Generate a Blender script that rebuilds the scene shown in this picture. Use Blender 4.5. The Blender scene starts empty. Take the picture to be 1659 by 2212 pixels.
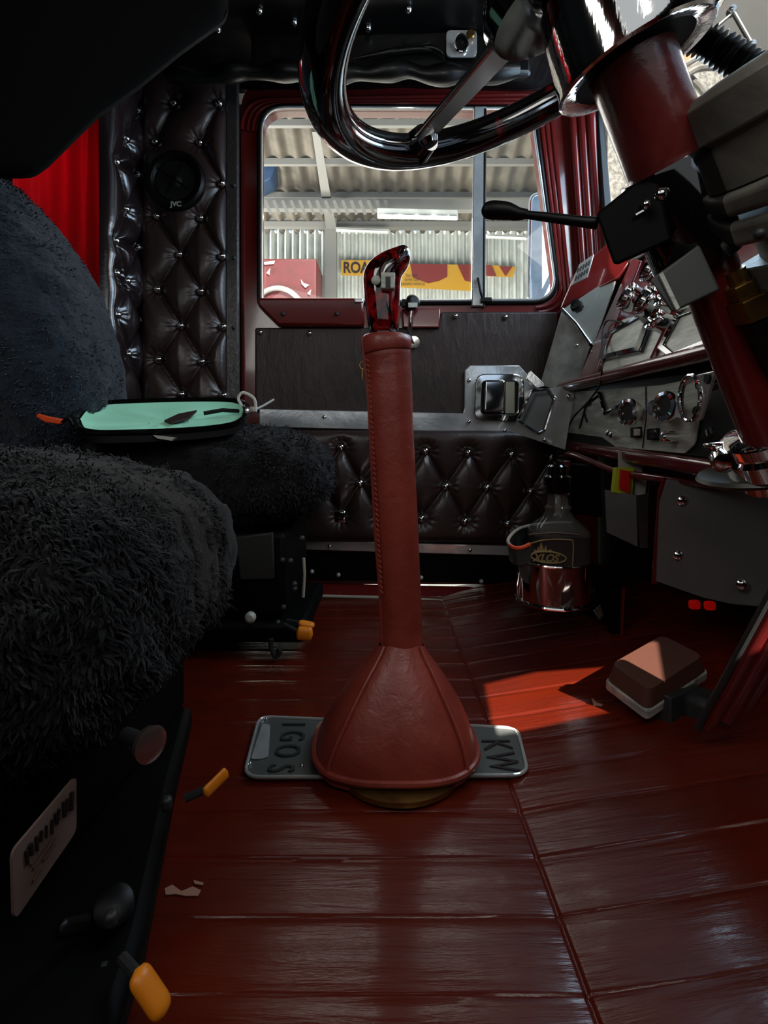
import bpy, bmesh, math, random
import numpy as np
from mathutils import Vector, Matrix, noise
random.seed(7)
S = bpy.context.scene
COL = S.collection
F, CX, HY, CZ = 1113.0, 829.5, 960.0, 0.41      # focal length (px of a 1659 wide frame), principal point, eye height

# ------------------------------------------------------------------ camera
cd = bpy.data.cameras.new('camera'); cam = bpy.data.objects.new('camera', cd); COL.objects.link(cam)
cam.location = (0, 0, CZ); cam.rotation_euler = (math.radians(90), 0, 0)
cd.sensor_fit = 'AUTO'; cd.sensor_width = 36.0; cd.lens = F * 36.0 / 2212
cd.shift_y = -(1106 - HY) / 2212; cd.clip_start = 0.01; cd.clip_end = 60
S.camera = cam
# ------------------------------------------------------------------ world, sun, daylight through the openings, added fill lamps
S.view_settings.view_transform = 'Standard'; S.view_settings.look = 'None'
S.view_settings.exposure = 0.06; S.view_settings.gamma = 1.0; S.view_settings.use_curve_mapping = False
W = bpy.data.worlds.new('sky'); S.world = W; W.use_nodes = True
W.node_tree.nodes['Background'].inputs[0].default_value = (0.55, 0.72, 0.95, 1)
W.node_tree.nodes['Background'].inputs[1].default_value = 0.9
SUN = Vector((0.35, -1.0, 0.85)).normalized()
sd = bpy.data.lights.new('sun', 'SUN'); sd.energy = 15.0; sd.angle = 0.006; sd.color = (1, .95, .87)
so = bpy.data.objects.new('sun', sd); COL.objects.link(so); so.rotation_euler = SUN.to_track_quat('Z', 'Y').to_euler()
def area(name, loc, target, sx, sy, e, col=(1, 1, 1)):
    l = bpy.data.lights.new(name, 'AREA'); l.shape = 'RECTANGLE'; l.size = sx; l.size_y = sy; l.energy = e; l.color = col
    o = bpy.data.objects.new(name, l); COL.objects.link(o); o.location = loc
    o.rotation_euler = (Vector(loc) - Vector(target)).to_track_quat('Z', 'Y').to_euler(); return o
area('windscreen_daylight', (.78, .66, 1.30), (.05, .80, .2), .55, .22, 2.6, (1, .97, .90))
area('driver_door_daylight', (-.10, -.11, .80), (-.10, 1.0, .70), 1.3, .95, 1.9, (.93, .97, 1))
area('door_side_fill', (-.55, -.10, 1.05), (.55, .95, .25), .45, .5, 2.6, (1, .97, .92))  # added fill lamp, brightens the pedal and plate area under the dash
area('curtain_backlight', (-1.08, 1.40, 1.10), (-.70, 1.30, .85), .10, .4, .38, (1, .95, .9))  # added lamp behind the curtain, makes the red cloth glow
area('windscreen_passenger_daylight', (.64, 1.12, 1.12), (-.6, 1.1, .8), .45, .38, 4.5, (.55, .78, 1))
area('driver_side_window_daylight', (.22, -.10, .95), (.35, 1.0, .35), .30, .25, 1.5, (1, .97, .9))
area('passenger_window_daylight', (.02, 1.62, .93), (0, .6, .3), .62, .35, 2.2, (1, .99, .93))
area('shed_daylight', (0.5, 3.2, .2), (0, 6.5, 2.9), 3.5, 1.5, 330, (1, .97, .88))
area('shed_side_fill', (-4.2, 5.0, 1.0), (1.5, 7.0, 2.2), 1.0, 2.0, 620, (1, .98, .92))  # added lamp raking along the shed wall to bring out the corrugations

# ------------------------------------------------------------------ helpers
def P(px, py, Y): return Vector(((px - CX) * Y / F, Y, CZ - (py - HY) * Y / F))
def ray(px, py, p0, n):                              # where the line of sight through a picture point meets a plane
    d = Vector(((px - CX) / F, 1, -(py - HY) / F)); o = Vector((0, 0, CZ))
    p0 = Vector(p0); n = Vector(n); return o + d * ((p0 - o).dot(n) / d.dot(n))
def floorpt(px, py, z=0.0):
    Y = F * (CZ - z) / (py - HY); return P(px, py, Y)

def lin(c): return tuple(((v / 255) / 12.92 if v / 255 <= .04045 else ((v / 255 + .055) / 1.055) ** 2.4) for v in c)
class MB:
    def __init__(s): s.v = []; s.f = []
    def add(s, vs, fs):
        b = len(s.v); s.v += [tuple(v) for v in vs]; s.f += [tuple(b + i for i in f) for f in fs]; return s
    def prism(s, poly, ext):
        n = len(poly); ext = Vector(ext); a = [Vector(p) for p in poly]; b = [p + ext for p in a]
        fs = [tuple(range(n)), tuple(range(2 * n - 1, n - 1, -1))] + [(i, i + n, (i + 1) % n + n, (i + 1) % n) for i in range(n)]
        return s.add(a + b, fs)
    def box(s, c, sz, M=None):
        c = Vector(c); vs = []
        for x in (-.5, .5):
            for y in (-.5, .5):
                for z in (-.5, .5):
                    v = Vector((x * sz[0], y * sz[1], z * sz[2]))
                    if M: v = M @ v
                    vs.append(c + v)
        return s.add(vs, [(0, 1, 3, 2), (4, 6, 7, 5), (0, 4, 5, 1), (2, 3, 7, 6), (0, 2, 6, 4), (1, 5, 7, 3)])
    def tube(s, pts, r, seg=12, closed=False, cap=True, flat=1.0, up=None):
        pts = [Vector(p) for p in pts]; n = len(pts)
        rs = r if isinstance(r, (list, tuple)) else [r] * n
        T = []
        for i in range(n):
            a = pts[(i - 1) % n] if (closed or i > 0) else pts[i]; b = pts[(i + 1) % n] if (closed or i < n - 1) else pts[i]
            T.append((b - a).normalized())
        u = Vector(up) if up else (Vector((0, 0, 1)) if abs(T[0].z) < .9 else Vector((1, 0, 0)))
        vs = []
        for i in range(n):
            u = (u - T[i] * u.dot(T[i])).normalized(); w = T[i].cross(u)
            for k in range(seg):
                a = 2 * math.pi * k / seg; vs.append(pts[i] + (u * math.cos(a) + w * math.sin(a) * flat) * rs[i])
        fs = []
        for i in range(n if closed else n - 1):
            j = (i + 1) % n
            for k in range(seg):
                k2 = (k + 1) % seg; fs.append((i * seg + k, i * seg + k2, j * seg + k2, j * seg + k))
        if cap and not closed: fs += [tuple(range(seg - 1, -1, -1)), tuple((n - 1) * seg + k for k in range(seg))]
        return s.add(vs, fs)
    def lathe(s, prof, o, ax, seg=32, cap=True):     # prof: (distance along the axis, radius)
        o = Vector(o); ax = Vector(ax).normalized(); u = ax.orthogonal().normalized(); w = ax.cross(u); vs = []; n = len(prof)
        for t, r in prof:
            for k in range(seg):
                a = 2 * math.pi * k / seg; vs.append(o + ax * t + (u * math.cos(a) + w * math.sin(a)) * max(r, 1e-5))
        fs = [(i * seg + k, i * seg + (k + 1) % seg, (i + 1) * seg + (k + 1) % seg, (i + 1) * seg + k) for i in range(n - 1) for k in range(seg)]
        if cap: fs += [tuple(range(seg - 1, -1, -1)), tuple((n - 1) * seg + k for k in range(seg))]
        return s.add(vs, fs)
    def ball(s, c, r, seg=14, squash=None):
        prof = [(-r * math.cos(math.pi * i / 9), r * math.sin(math.pi * i / 9)) for i in range(10)]
        return s.lathe(prof, c, squash or (0, -1, 0), seg, False)
    def build(s, name, m, parent=None, bevel=0, smooth=40, sub=0, seg=2):
        me = bpy.data.meshes.new(name); me.from_pydata(s.v, [], s.f); me.validate()
        b = bmesh.new(); b.from_mesh(me); bmesh.ops.recalc_face_normals(b, faces=b.faces); b.to_mesh(me); b.free()
        return finish(name, me, m, parent, bevel, smooth, sub, seg)
def finish(name, me, m, parent=None, bevel=0, smooth=40, sub=0, seg=2):
    if m: me.materials.append(m)
    me.polygons.foreach_set('use_smooth', [smooth > 0] * len(me.polygons))
    if smooth: me.set_sharp_from_angle(angle=math.radians(smooth))
    o = bpy.data.objects.new(name, me); COL.objects.link(o)
    if parent: o.parent = parent
    if bevel:
        d = o.modifiers.new('bevel', 'BEVEL'); d.width = bevel; d.segments = seg; d.limit_method = 'ANGLE'; d.angle_limit = .6
    if sub: d = o.modifiers.new('sub', 'SUBSURF'); d.levels = sub; d.render_levels = sub
    return o
def holed(name, outer, holes, ext, m, parent=None, bevel=0):     # a plate with openings, given thickness
    b = bmesh.new()
    for loop in [outer] + holes:
        vs = [b.verts.new(p) for p in loop]
        for i in range(len(vs)): b.edges.new((vs[i], vs[(i + 1) % len(vs)]))
    bmesh.ops.triangle_fill(b, use_beauty=True, use_dissolve=False, edges=b.edges[:])
    g = bmesh.ops.extrude_face_region(b, geom=b.faces[:])
    bmesh.ops.translate(b, verts=[e for e in g['geom'] if isinstance(e, bmesh.types.BMVert)], vec=Vector(ext))
    bmesh.ops.recalc_face_normals(b, faces=b.faces)
    me = bpy.data.meshes.new(name); b.to_mesh(me); b.free()
    return finish(name, me, m, parent, bevel, 30)
def thing(name, label, cat, loc=(0, 0, 0), group=None):
    o = bpy.data.objects.new(name, None); COL.objects.link(o); o.empty_display_size = .02
    o['label'] = label; o['category'] = cat
    if group: o['group'] = group
    o['base'] = 1; return o
def tag(o, label, cat, group=None):
    o['label'] = label; o['category'] = cat
    if group: o['group'] = group
    return o
def struct(o, label=None):
    o['kind'] = 'structure'
    if label: o['label'] = label
    return o
def rounded(pts, r, n=6):                             # round the corners of a closed polygon; r may be a list
    out = []; N = len(pts)
    for i in range(N):
        p = Vector(pts[i]); a = Vector(pts[i - 1]); c = Vector(pts[(i + 1) % N]); rr = r[i] if isinstance(r, (list, tuple)) else r
        if rr <= 0: out.append(p); continue
        da = (a - p); dc = (c - p); k = min(rr, da.length * .45, dc.length * .45)
        s0 = p + da.normalized() * k; s1 = p + dc.normalized() * k
        for j in range(n + 1):
            t = j / n; out.append(s0 * (1 - t) ** 2 + p * 2 * t * (1 - t) + s1 * t * t)
    return out
def smoothpath(pts, n=8):
    pts = [Vector(p) for p in pts]; out = []
    for i in range(len(pts) - 1):
        p0 = pts[max(i - 1, 0)]; p1 = pts[i]; p2 = pts[i + 1]; p3 = pts[min(i + 2, len(pts) - 1)]
        for j in range(n):
            t = j / n
            out.append(.5 * (2 * p1 + (p2 - p0) * t + (2 * p0 - 5 * p1 + 4 * p2 - p3) * t * t + (3 * p1 - p0 - 3 * p2 + p3) * t ** 3))
    out.append(pts[-1]); return out
def lettering(txt, size, o, right, up, m, parent, name='lettering', depth=.0004, sx=1.0, shear=0.0, bold=0.0):
    c = bpy.data.curves.new(name, 'FONT'); c.body = txt; c.size = size; c.extrude = depth; c.align_x = 'CENTER'; c.align_y = 'CENTER'; c.shear = shear; c.offset = bold
    t = bpy.data.objects.new('tmp', c); COL.objects.link(t); bpy.context.view_layer.update()
    dg = bpy.context.evaluated_depsgraph_get(); me = bpy.data.meshes.new_from_object(t.evaluated_get(dg)); me.name = name
    bpy.data.objects.remove(t)
    R = Vector(right).normalized(); U = Vector(up).normalized(); N = R.cross(U); o = Vector(o)
    for v in me.vertices: v.co = o + R * v.co.x * sx + U * v.co.y + N * v.co.z
    me.materials.clear(); return finish(name, me, m, parent, 0, 0)

# ------------------------------------------------------------------ materials
def mat(name, col, rough=.5, metal=0, coat=0, spec=.5, bump=None, var=None, trans=0, emit=None, sheen=0, wave=None, alpha=None, scl=1):
    m = bpy.data.materials.new(name); m.use_nodes = True; nt = m.node_tree; b = nt.nodes['Principled BSDF']
    b.inputs['Base Color'].default_value = (*col, 1); b.inputs['Roughness'].default_value = rough; b.inputs['Metallic'].default_value = metal
    b.inputs['Coat Weight'].default_value = coat; b.inputs['Coat Roughness'].default_value = .08; b.inputs['Specular IOR Level'].default_value = spec
    b.inputs['Transmission Weight'].default_value = trans; b.inputs['Sheen Weight'].default_value = sheen; b.inputs['Sheen Roughness'].default_value = .6
    tc = nt.nodes.new('ShaderNodeTexCoord')
    def noi(sc, det=4, rg=.55, dist=0, stretch=None):
        n = nt.nodes.new('ShaderNodeTexNoise'); n.inputs['Scale'].default_value = sc; n.inputs['Detail'].default_value = det; n.inputs['Roughness'].default_value = rg; n.inputs['Distortion'].default_value = dist
        if stretch:
            mp = nt.nodes.new('ShaderNodeMapping'); mp.inputs['Scale'].default_value = stretch; nt.links.new(tc.outputs['Object'], mp.inputs[0]); nt.links.new(mp.outputs[0], n.inputs['Vector'])
        else: nt.links.new(tc.outputs['Object'], n.inputs['Vector'])
        return n
    if var:                                         # second colour, scale, optional stretch
        c2, sc = var[0], var[1]; n = noi(sc, 5, .6, .3, var[2] if len(var) > 2 else None)
        rp = nt.nodes.new('ShaderNodeValToRGB'); rp.color_ramp.elements[0].position = var[3] if len(var) > 3 else .38; rp.color_ramp.elements[1].position = var[4] if len(var) > 4 else .65
        rp.color_ramp.elements[0].color = (*col, 1); rp.color_ramp.elements[1].color = (*c2, 1)
        nt.links.new(n.outputs['Fac'], rp.inputs[0]); nt.links.new(rp.outputs[0], b.inputs['Base Color'])
    if bump:                                        # strength, scale, optional stretch
        n = noi(bump[1], 6, .6, .4, bump[2] if len(bump) > 2 else None)
        bp = nt.nodes.new('ShaderNodeBump'); bp.inputs['Strength'].default_value = bump[0]; bp.inputs['Distance'].default_value = .004
        nt.links.new(n.outputs['Fac'], bp.inputs['Height']); nt.links.new(bp.outputs[0], b.inputs['Normal'])
        if coat: nt.links.new(bp.outputs[0], b.inputs['Coat Normal'])
    if emit: b.inputs['Emission Color'].default_value = (*emit[0], 1); b.inputs['Emission Strength'].default_value = emit[1]
    return m
RED_L = mat('red_leather', (.21, .028, .018), .42, coat=.15, bump=(.35, 55), var=((.29, .045, .030), 14))
RED_STITCH = mat('red_thread', (.36, .06, .03), .6)
BRN = mat('dark_brown_vinyl', (.034, .018, .016), .36, coat=.12, bump=(.20, 70))
BRN2 = mat('creased_brown_vinyl', (.042, .025, .021), .48, spec=.35, coat=.04, bump=(1.0, 26, (1.8, 1, .6)), var=((.028, .016, .014), 9))
BLK = mat('black_vinyl', (.0025, .0025, .0025), .36, spec=.35, coat=.12, bump=(.3, 16, (.5, 1, 1.2)))
BLKP = mat('black_plastic', (.003, .003, .003), .42, spec=.25)
BLKM = mat('black_painted_steel', (.0018, .0018, .0018), .6, spec=.12, bump=(.1, 60))
BLKG = mat('gloss_black', (.003, .003, .003), .06, coat=1)
CHR = mat('chrome', (.85, .85, .84), .06, 1)
POL = mat('polished_aluminium', (.85, .86, .84), .13, .62, bump=(.30, 8), var=((.55, .56, .56), 9))
BRA = mat('brushed_aluminium', (.66, .68, .60), .42, .12, bump=(.35, 40, (1, .4, 3)), var=((.42, .44, .38), 24, (1, .5, 3)))
CAST = mat('cast_aluminium', (.27, .25, .21), .50, .30, bump=(.25, 45), var=((.11, .10, .085), 12))
GREYP = mat('grey_steel_plate', (.16, .165, .16), .42, .25, bump=(.06, 30), var=((.12, .125, .12), 5))
DGREY = mat('dark_grey_metal', (.035, .035, .035), .5, .3)
REDM = mat('red_paint', (.13, .010, .009), .22, coat=.7, bump=(.04, 8))
REDC = mat('red_column_paint', (.115, .011, .010), .30, coat=.5, bump=(.2, 30), var=((.17, .024, .020), 20, (1, 1, .3)))
REDG = mat('red_marbled_resin', (.010, .001, .001), .05, coat=1, var=((.50, .006, .008), 38, None, .45, .66))
FLR = mat('red_floor_paint', (.108, .009, .002), .27, spec=.35, coat=.25, bump=(.30, 22, (.25, 3, 1)), var=((.085, .009, .004), 5, (.4, 3, 1)))
FLEECE = mat('black_sheepskin', (.007, .007, .0085), .95, spec=.10, sheen=.13, bump=(.9, 90), var=((.017, .017, .017), 30))
FLEECEB = mat('blue_black_sheepskin', (.008, .014, .026), .95, spec=.12, sheen=.25, bump=(.9, 110), var=((.016, .026, .042), 26))
CURT = mat('red_curtain_cloth', (.80, .004, .010), .55, sheen=.3)
MINT = mat('mint_lining', (.42, .92, .66), .7, bump=(.3, 30))
ORG = mat('orange_plastic', (.90, .26, .01), .38, emit=None)
ORT = mat('orange_tab', (.95, .10, .02), .5)
WHT = mat('white_plastic', (.72, .72, .66), .5)
PAP = mat('paper', (.52, .50, .44), .8)
LBLP = mat('pale_label', (.17, .11, .085), .8, spec=.1, var=((.13, .085, .07), 12))
INK = mat('dark_ink', (.012, .005, .006), .7)
INKF = mat('faded_ink', (.10, .055, .04), .7)
GOLD = mat('gold_print', (.45, .33, .15), .4, .3)
BRASS = mat('brass', (.33, .19, .05), .32, .9, var=((.17, .09, .03), 30))
BROWNC = mat('brown_print', (.10, .05, .03), .5)
PEDAL = mat('brown_rubber', (.085, .030, .018), .55, bump=(.15, 60))
CREAM = mat('cream_edging', (.42, .36, .28), .6)
LAMPR = mat('red_lamp', (.5, .0, .0), .3, emit=((1, .01, .005), .12))
STRAP = mat('grey_leather_strap', (.035, .04, .038), .5, bump=(.3, 60))
# sheds and signs outside
TIN = mat('galvanised_sheet', (.62, .65, .60), .5, .1, var=((.42, .45, .42), 3))
TIN2 = mat('weathered_roof_sheet', (.12, .105, .08), .7, var=((.045, .04, .03), 2.5, None, .35, .7))
STEEL = mat('grey_shed_steel', (.17, .17, .155), .7)
SIGNY = mat('sign_yellow', (.45, .24, .012), .5)
SIGNR = mat('sign_red', (.16, .014, .010), .5)
TRAIL = mat('dull_red_trailer_paint', (.075, .005, .006), .5, var=((.055, .005, .005), 6))
TUBE = mat('fluorescent_tube', (.9, .9, .82), .4, emit=((1, .98, .88), .8))
CONC = mat('concrete', (.45, .43, .38), .9, bump=(.4, 12))
STONE = mat('pebbled_render', (.22, .21, .18), .9, bump=(1, 14), var=((.10, .095, .08), 30, None, .42, .6))
BLUEC = mat('painted_sky_reflection', (.62, .85, .98), .5, var=((.40, .66, .85), 22))  # sky reflected in the mirror glass, put in as pale blue colour
BLUET = mat('dull_dark_blue', (.02, .05, .11), .6, bump=(.4, 8))
TIMB = mat('orange_timber', (.42, .16, .05), .7)
def glass(name, rough, tint=1.0, dirt=0.06):
    m = bpy.data.materials.new(name); m.use_nodes = True; nt = m.node_tree; nt.nodes.clear()
    o = nt.nodes.new('ShaderNodeOutputMaterial'); t = nt.nodes.new('ShaderNodeBsdfTransparent'); g = nt.nodes.new('ShaderNodeBsdfGlossy'); d = nt.nodes.new('ShaderNodeBsdfDiffuse')
    t.inputs[0].default_value = (tint, tint, tint, 1); g.inputs['Roughness'].default_value = rough; d.inputs[0].default_value = (.7, .68, .6, 1)
    f = nt.nodes.new('ShaderNodeFresnel'); f.inputs[0].default_value = 1.45
    a = nt.nodes.new('ShaderNodeMixShader'); b = nt.nodes.new('ShaderNodeMixShader'); tc = nt.nodes.new('ShaderNodeTexCoord')
    n = nt.nodes.new('ShaderNodeTexNoise'); n.inputs['Scale'].default_value = 9; n.inputs['Detail'].default_value = 6
    mm = nt.nodes.new('ShaderNodeMath'); mm.operation = 'MULTIPLY'; mm.inputs[1].default_value = dirt
    L = nt.links.new; L(tc.outputs['Object'], n.inputs['Vector']); L(n.outputs['Fac'], mm.inputs[0])
    L = nt.links.new; ge = nt.nodes.new('ShaderNodeNewGeometry'); sb = nt.nodes.new('ShaderNodeMath'); sb.operation = 'SUBTRACT'; sb.inputs[0].default_value = 1; ml = nt.nodes.new('ShaderNodeMath'); ml.operation = 'MULTIPLY'   # reflect on the outer faces only
    L(ge.outputs['Backfacing'], sb.inputs[1]); L(sb.outputs[0], ml.inputs[0]); L(f.outputs[0], ml.inputs[1]); L(ml.outputs[0], a.inputs[0]); L(t.outputs[0], a.inputs[1]); L(g.outputs[0], a.inputs[2]); L(mm.outputs[0], b.inputs[0]); L(a.outputs[0], b.inputs[1]); L(d.outputs[0], b.inputs[2]); L(b.outputs[0], o.inputs[0])
    return m
GLS = glass('window_glass', .02, .98, .045)
GLD = glass('decanter_glass', .03, .80, .16)

# ------------------------------------------------------------------ floor
SEAM0, PW, RX = .383, .0645, .152
def floor_z(x, y):
    g = ((y - SEAM0) / PW) % 1.0; d = min(g, 1 - g) * PW
    z = -.0014 * math.exp(-(d / .0014) ** 2) + .0004 * math.sin(g * math.pi)
    k = math.floor((y - SEAM0) / PW)
    z += .0011 * noise.noise(Vector((x * 7, y * 9, k * .31))) + .0006 * noise.noise(Vector((x * 22, y * 22, k * .7)))
    z += .16 * max(0, x - RX) - .002 * math.exp(-((x - RX) / .0018) ** 2)
    return z
ys = []
y = -.15
while y < 1.46:
    g = ((y - SEAM0) / PW) % 1.0; d = min(g, 1 - g) * PW
    ys.append(y); y += .0011 if d < .005 else .0065
xs = []
x = -1.16
while x < .80:
    xs.append(x); x += .0012 if abs(x - RX) < .006 else .012
zv = [(a, b, floor_z(a, b)) for b in ys for a in xs]; nx = len(xs)
fm = MB(); fm.add(zv, [(j * nx + i, j * nx + i + 1, (j + 1) * nx + i + 1, (j + 1) * nx + i) for j in range(len(ys) - 1) for i in range(nx - 1)])
flo = struct(fm.build('floor', FLR, smooth=60), 'glossy dark red painted plank floor')
# bare patches where the paint has chipped off
for nm, pts in (('paint_chip', [(356, 1920), (372, 1912), (392, 1926), (416, 1916), (434, 1924), (428, 1936), (400, 1936), (380, 1932), (358, 1934)]), ('paint_chip', [(418, 1902), (440, 1908), (438, 1913), (420, 1910)]), ('paint_chip', [(1278, 1508), (1290, 1519), (1302, 1522), (1300, 1526), (1282, 1524)])):
    q = []
    for a, b in pts:
        p = floorpt(a, b, .001)
        if p.x > RX:
            for _ in range(4): p = floorpt(a, b, .16 * (p.x - RX) + .001)
        q.append(p)
    MB().prism(q, (0, 0, .0006)).build(nm, mat('bare_wood_chip', (.36, .18, .12), .7), flo)
# red door sill across the far side, with its cream edge
sill = MB().prism([P(655, 1258, 1.43), P(1118, 1268, 1.43), P(1118, 1290, 1.385), P(660, 1288, 1.385)], (0, 0, -.02)); sill = struct(sill.build('trim_1', REDM, bevel=.003), 'glossy red door sill')
MB().tube([P(655, 1287, 1.37), P(830, 1291, 1.37), P(985, 1300, 1.36), P(1120, 1290, 1.34)], .0045, 8).build('sill_edging', CREAM, sill)

# ------------------------------------------------------------------ ceiling
CP0, CN = Vector((0, 1.40, 1.395)), Vector((0, -.10, -1)).normalized()
gx, gy = 90, 70; cv = []
for j in range(gy + 1):
    for i in range(gx + 1):
        Y = -.16 + 1.60 * j / gy; X = -1.16 + (1.16 + .625 + .186 * (1.47 - Y)) * i / gx
        z = 1.395 + (1.40 - Y) * .10 + .012 * noise.noise(Vector((X * 3, Y * 11, 0))) + .006 * noise.noise(Vector((X * 9, Y * 22, 4)))
        cv.append((X, Y, z))
cm = MB(); cm.add(cv, [(j * (gx + 1) + i, j * (gx + 1) + i + 1, (j + 1) * (gx + 1) + i + 1, (j + 1) * (gx + 1) + i) for j in range(gy) for i in range(gx)])
ceil = cm.build('ceiling', BLK, smooth=80); struct(ceil, 'black wrinkled vinyl headlining')
d = ceil.modifiers.new('solid', 'SOLIDIFY'); d.thickness = .02; d.offset = 1
for px, py in ((635, 45), (795, 57), (882, 17), (1052, 5), (470, 60), (560, 20)):
    MB().ball(ray(px, py, CP0, CN) + Vector((0, 0, -.004)), .0085, squash=(0, 0, 1)).build('stud', CHR, ceil)
# padded roll along the top of the passenger door
rl = [P(360 + 40 * i, 158 + 5 * math.sin(i * .9) - 4 * math.sin(i * 2.1), 1.262) for i in range(20)]
MB().tube(smoothpath(rl, 4), [.021 + .005 * math.sin(i * .55) for i in range(len(smoothpath(rl, 4)))], 14).build('padded_roll', BLK, ceil)
MB().prism([P(540, 50, 1.255), P(1150, 50, 1.255), P(1150, 160, 1.265), P(540, 160, 1.265)], (0, .02, 0)).build('header_panel', BLK, ceil, bevel=.01)
for k in range(4):
    MB().tube(smoothpath([P(760 + 30 * k, 128 - 6 * k, 1.250), P(840 + 30 * k, 112 - 3 * k, 1.246), P(930 + 10 * k, 92 + 9 * k, 1.250)], 8), [.001 + .006 * math.sin(math.pi * i / 16) for i in range(17)], 10).build('vinyl_fold', BLK, ceil)
# roof latch
lt = thing('roof_latch', 'square polished latch plate with U shaped hook on the black headliner above the window', 'latch')
pl = rounded([P(964, 65, 1.243), P(1030, 65, 1.243), P(1030, 122, 1.243), P(964, 122, 1.243)], .012)
hl = [P(997 + 14 * math.cos(a), 92 + (18 if math.sin(a) > 0 else 22) * math.sin(a), 1.243) for a in [2 * math.pi * i / 20 for i in range(20)]]
holed('latch_plate', pl, [hl], (0, .005, 0), POL, lt, .001)
MB().tube([P(997 + 15 * math.cos(a), 92 + 20 * math.sin(a), 1.238) for a in [math.pi * i / 12 for i in range(13)]], .0035, 8).build('hook', CHR, lt)
MB().box(P(997, 44, 1.238), (.040, .012, .012)).build('catch_bar', CHR, lt, bevel=.003)
MB().box(P(1000, 26, 1.243), (.034, .02, .026)).build('latch_housing', BLKP, lt, bevel=.003)
MB().lathe([(-.002, .010), (.003, .011), (.006, .008)], P(1017, 75, 1.236), (0, -1, 0), 16).build('turn_knob', BRASS, lt)
# red brackets by the roof
rb = thing('roof_bracket', 'short red steel bracket hanging from the roof right of the latch plate', 'bracket')
MB().prism([P(1066, 66, 1.243), P(1092, 62, 1.243), P(1090, 138, 1.243), P(1056, 138, 1.243)], (0, .01, 0)).build('bracket_leg', REDM, rb, bevel=.002)
MB().prism([P(1122, 2, 1.246), P(1134, 2, 1.246), P(1136, 100, 1.246), P(1104, 100, 1.246)], (0, .01, 0)).build('bracket_brace', REDM, rb, bevel=.002)
for yy in (98, 125): MB().box(P(1118, yy, 1.243), (.052, .006, .006)).build('bracket_rung', REDM, rb, bevel=.001)

# ------------------------------------------------------------------ passenger side door (far wall)
YD = 1.43
wa = [P(560, 234, YD), P(1152, 236, YD), P(1203, 648, YD), P(1180, 664, YD), P(560, 664, YD)]
win = rounded([P(562, 232, YD), P(1150, 236, YD), P(1206, 652, YD), P(562, 656, YD)], [.075, .06, .075, .01], 10)
door = holed('door_1', rounded([P(520, 172, YD), P(1238, 172, YD), P(1292, 665, YD), P(1292, 1262, YD), P(522, 1262, YD)], [.09, .03, 0, 0, 0], 8), [win], (0, .045, 0), REDM, None, .002)
struct(door, 'red passenger door seen from inside')
def ring(poly, off, Yo):                             # contour moved outward about its centroid
    c = sum(poly, Vector()) / len(poly); return [p + (p - c).normalized() * off + Vector((0, Yo, 0)) for p in poly]
MB().tube(ring(win, .002, -.004), .0065, 8, True).build('rubber_seal', BLKP, door)
MB().tube(ring(win, -.006, -.008), .0035, 8, True).build('chrome_bead', POL, door)
for off, r in ((.020, .006), (.035, .005), (.052, .006)):
    MB().tube(ring(win[:33], off, -.002), r, 8).build('door_moulding', REDM, door)
window1 = struct(MB().prism(win, (0, .004, 0)).build('window_1', GLS), 'passenger door window glass'); window1.location.y = .012
MB().prism([P(1022, 236, YD), P(1049, 236, YD), P(1046, 664, YD), P(1017, 664, YD)], (0, -.014, 0)).build('divider_bar', POL, door, bevel=.003)
MB().tube([P(1048, 236, YD - .012), P(1045, 664, YD - .012)], .004, 8).build('divider_seal', BLKP, door)
lat = MB().tube(smoothpath([P(1032, 600, YD - .02), P(1038, 630, YD - .025), P(1046, 652, YD - .02)]), .004, 8); lat.box(P(1050, 648, YD - .02), (.03, .012, .012)); lat.build('window_latch', BLKP, door, bevel=.002)
# sill ledges of the window
MB().prism([P(553, 642, YD - .05), P(785, 642, YD - .05), P(788, 704, YD - .035), P(600, 704, YD - .035), P(556, 660, YD - .045)], (0, .05, 0)).build('window_ledge', REDM, door, bevel=.008)
MB().prism([P(868, 665, YD - .03), P(952, 665, YD - .03), P(950, 708, YD - .03), P(870, 708, YD - .03)], (0, .03, 0)).build('window_ledge', REDM, door, bevel=.004)
MB().box(P(775, 650, YD - .056), (.022, .008, .010)).build('window_stop', CHR, door, bevel=.002)
for q in (611, 727): MB().ball(P(q, 678, YD - .044), .006).build('ledge_screw', DGREY, door)
# upper vinyl panel
YV = YD - .016
vp = rounded([P(550, 707, YV), P(942, 707, YV), P(953, 673, YV), P(1205, 673, YV), P(1205, 900, YV), P(550, 890, YV)], .008)
MB().prism(vp, (0, .016, 0)).build('vinyl_panel', BRN2, door, bevel=.007, seg=4)
for q in ((562, 718), (668, 720), (984, 683), (1092, 685)): MB().ball(P(q[0], q[1], YV - .003), .0075).build('panel_button', CHR, door)
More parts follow.
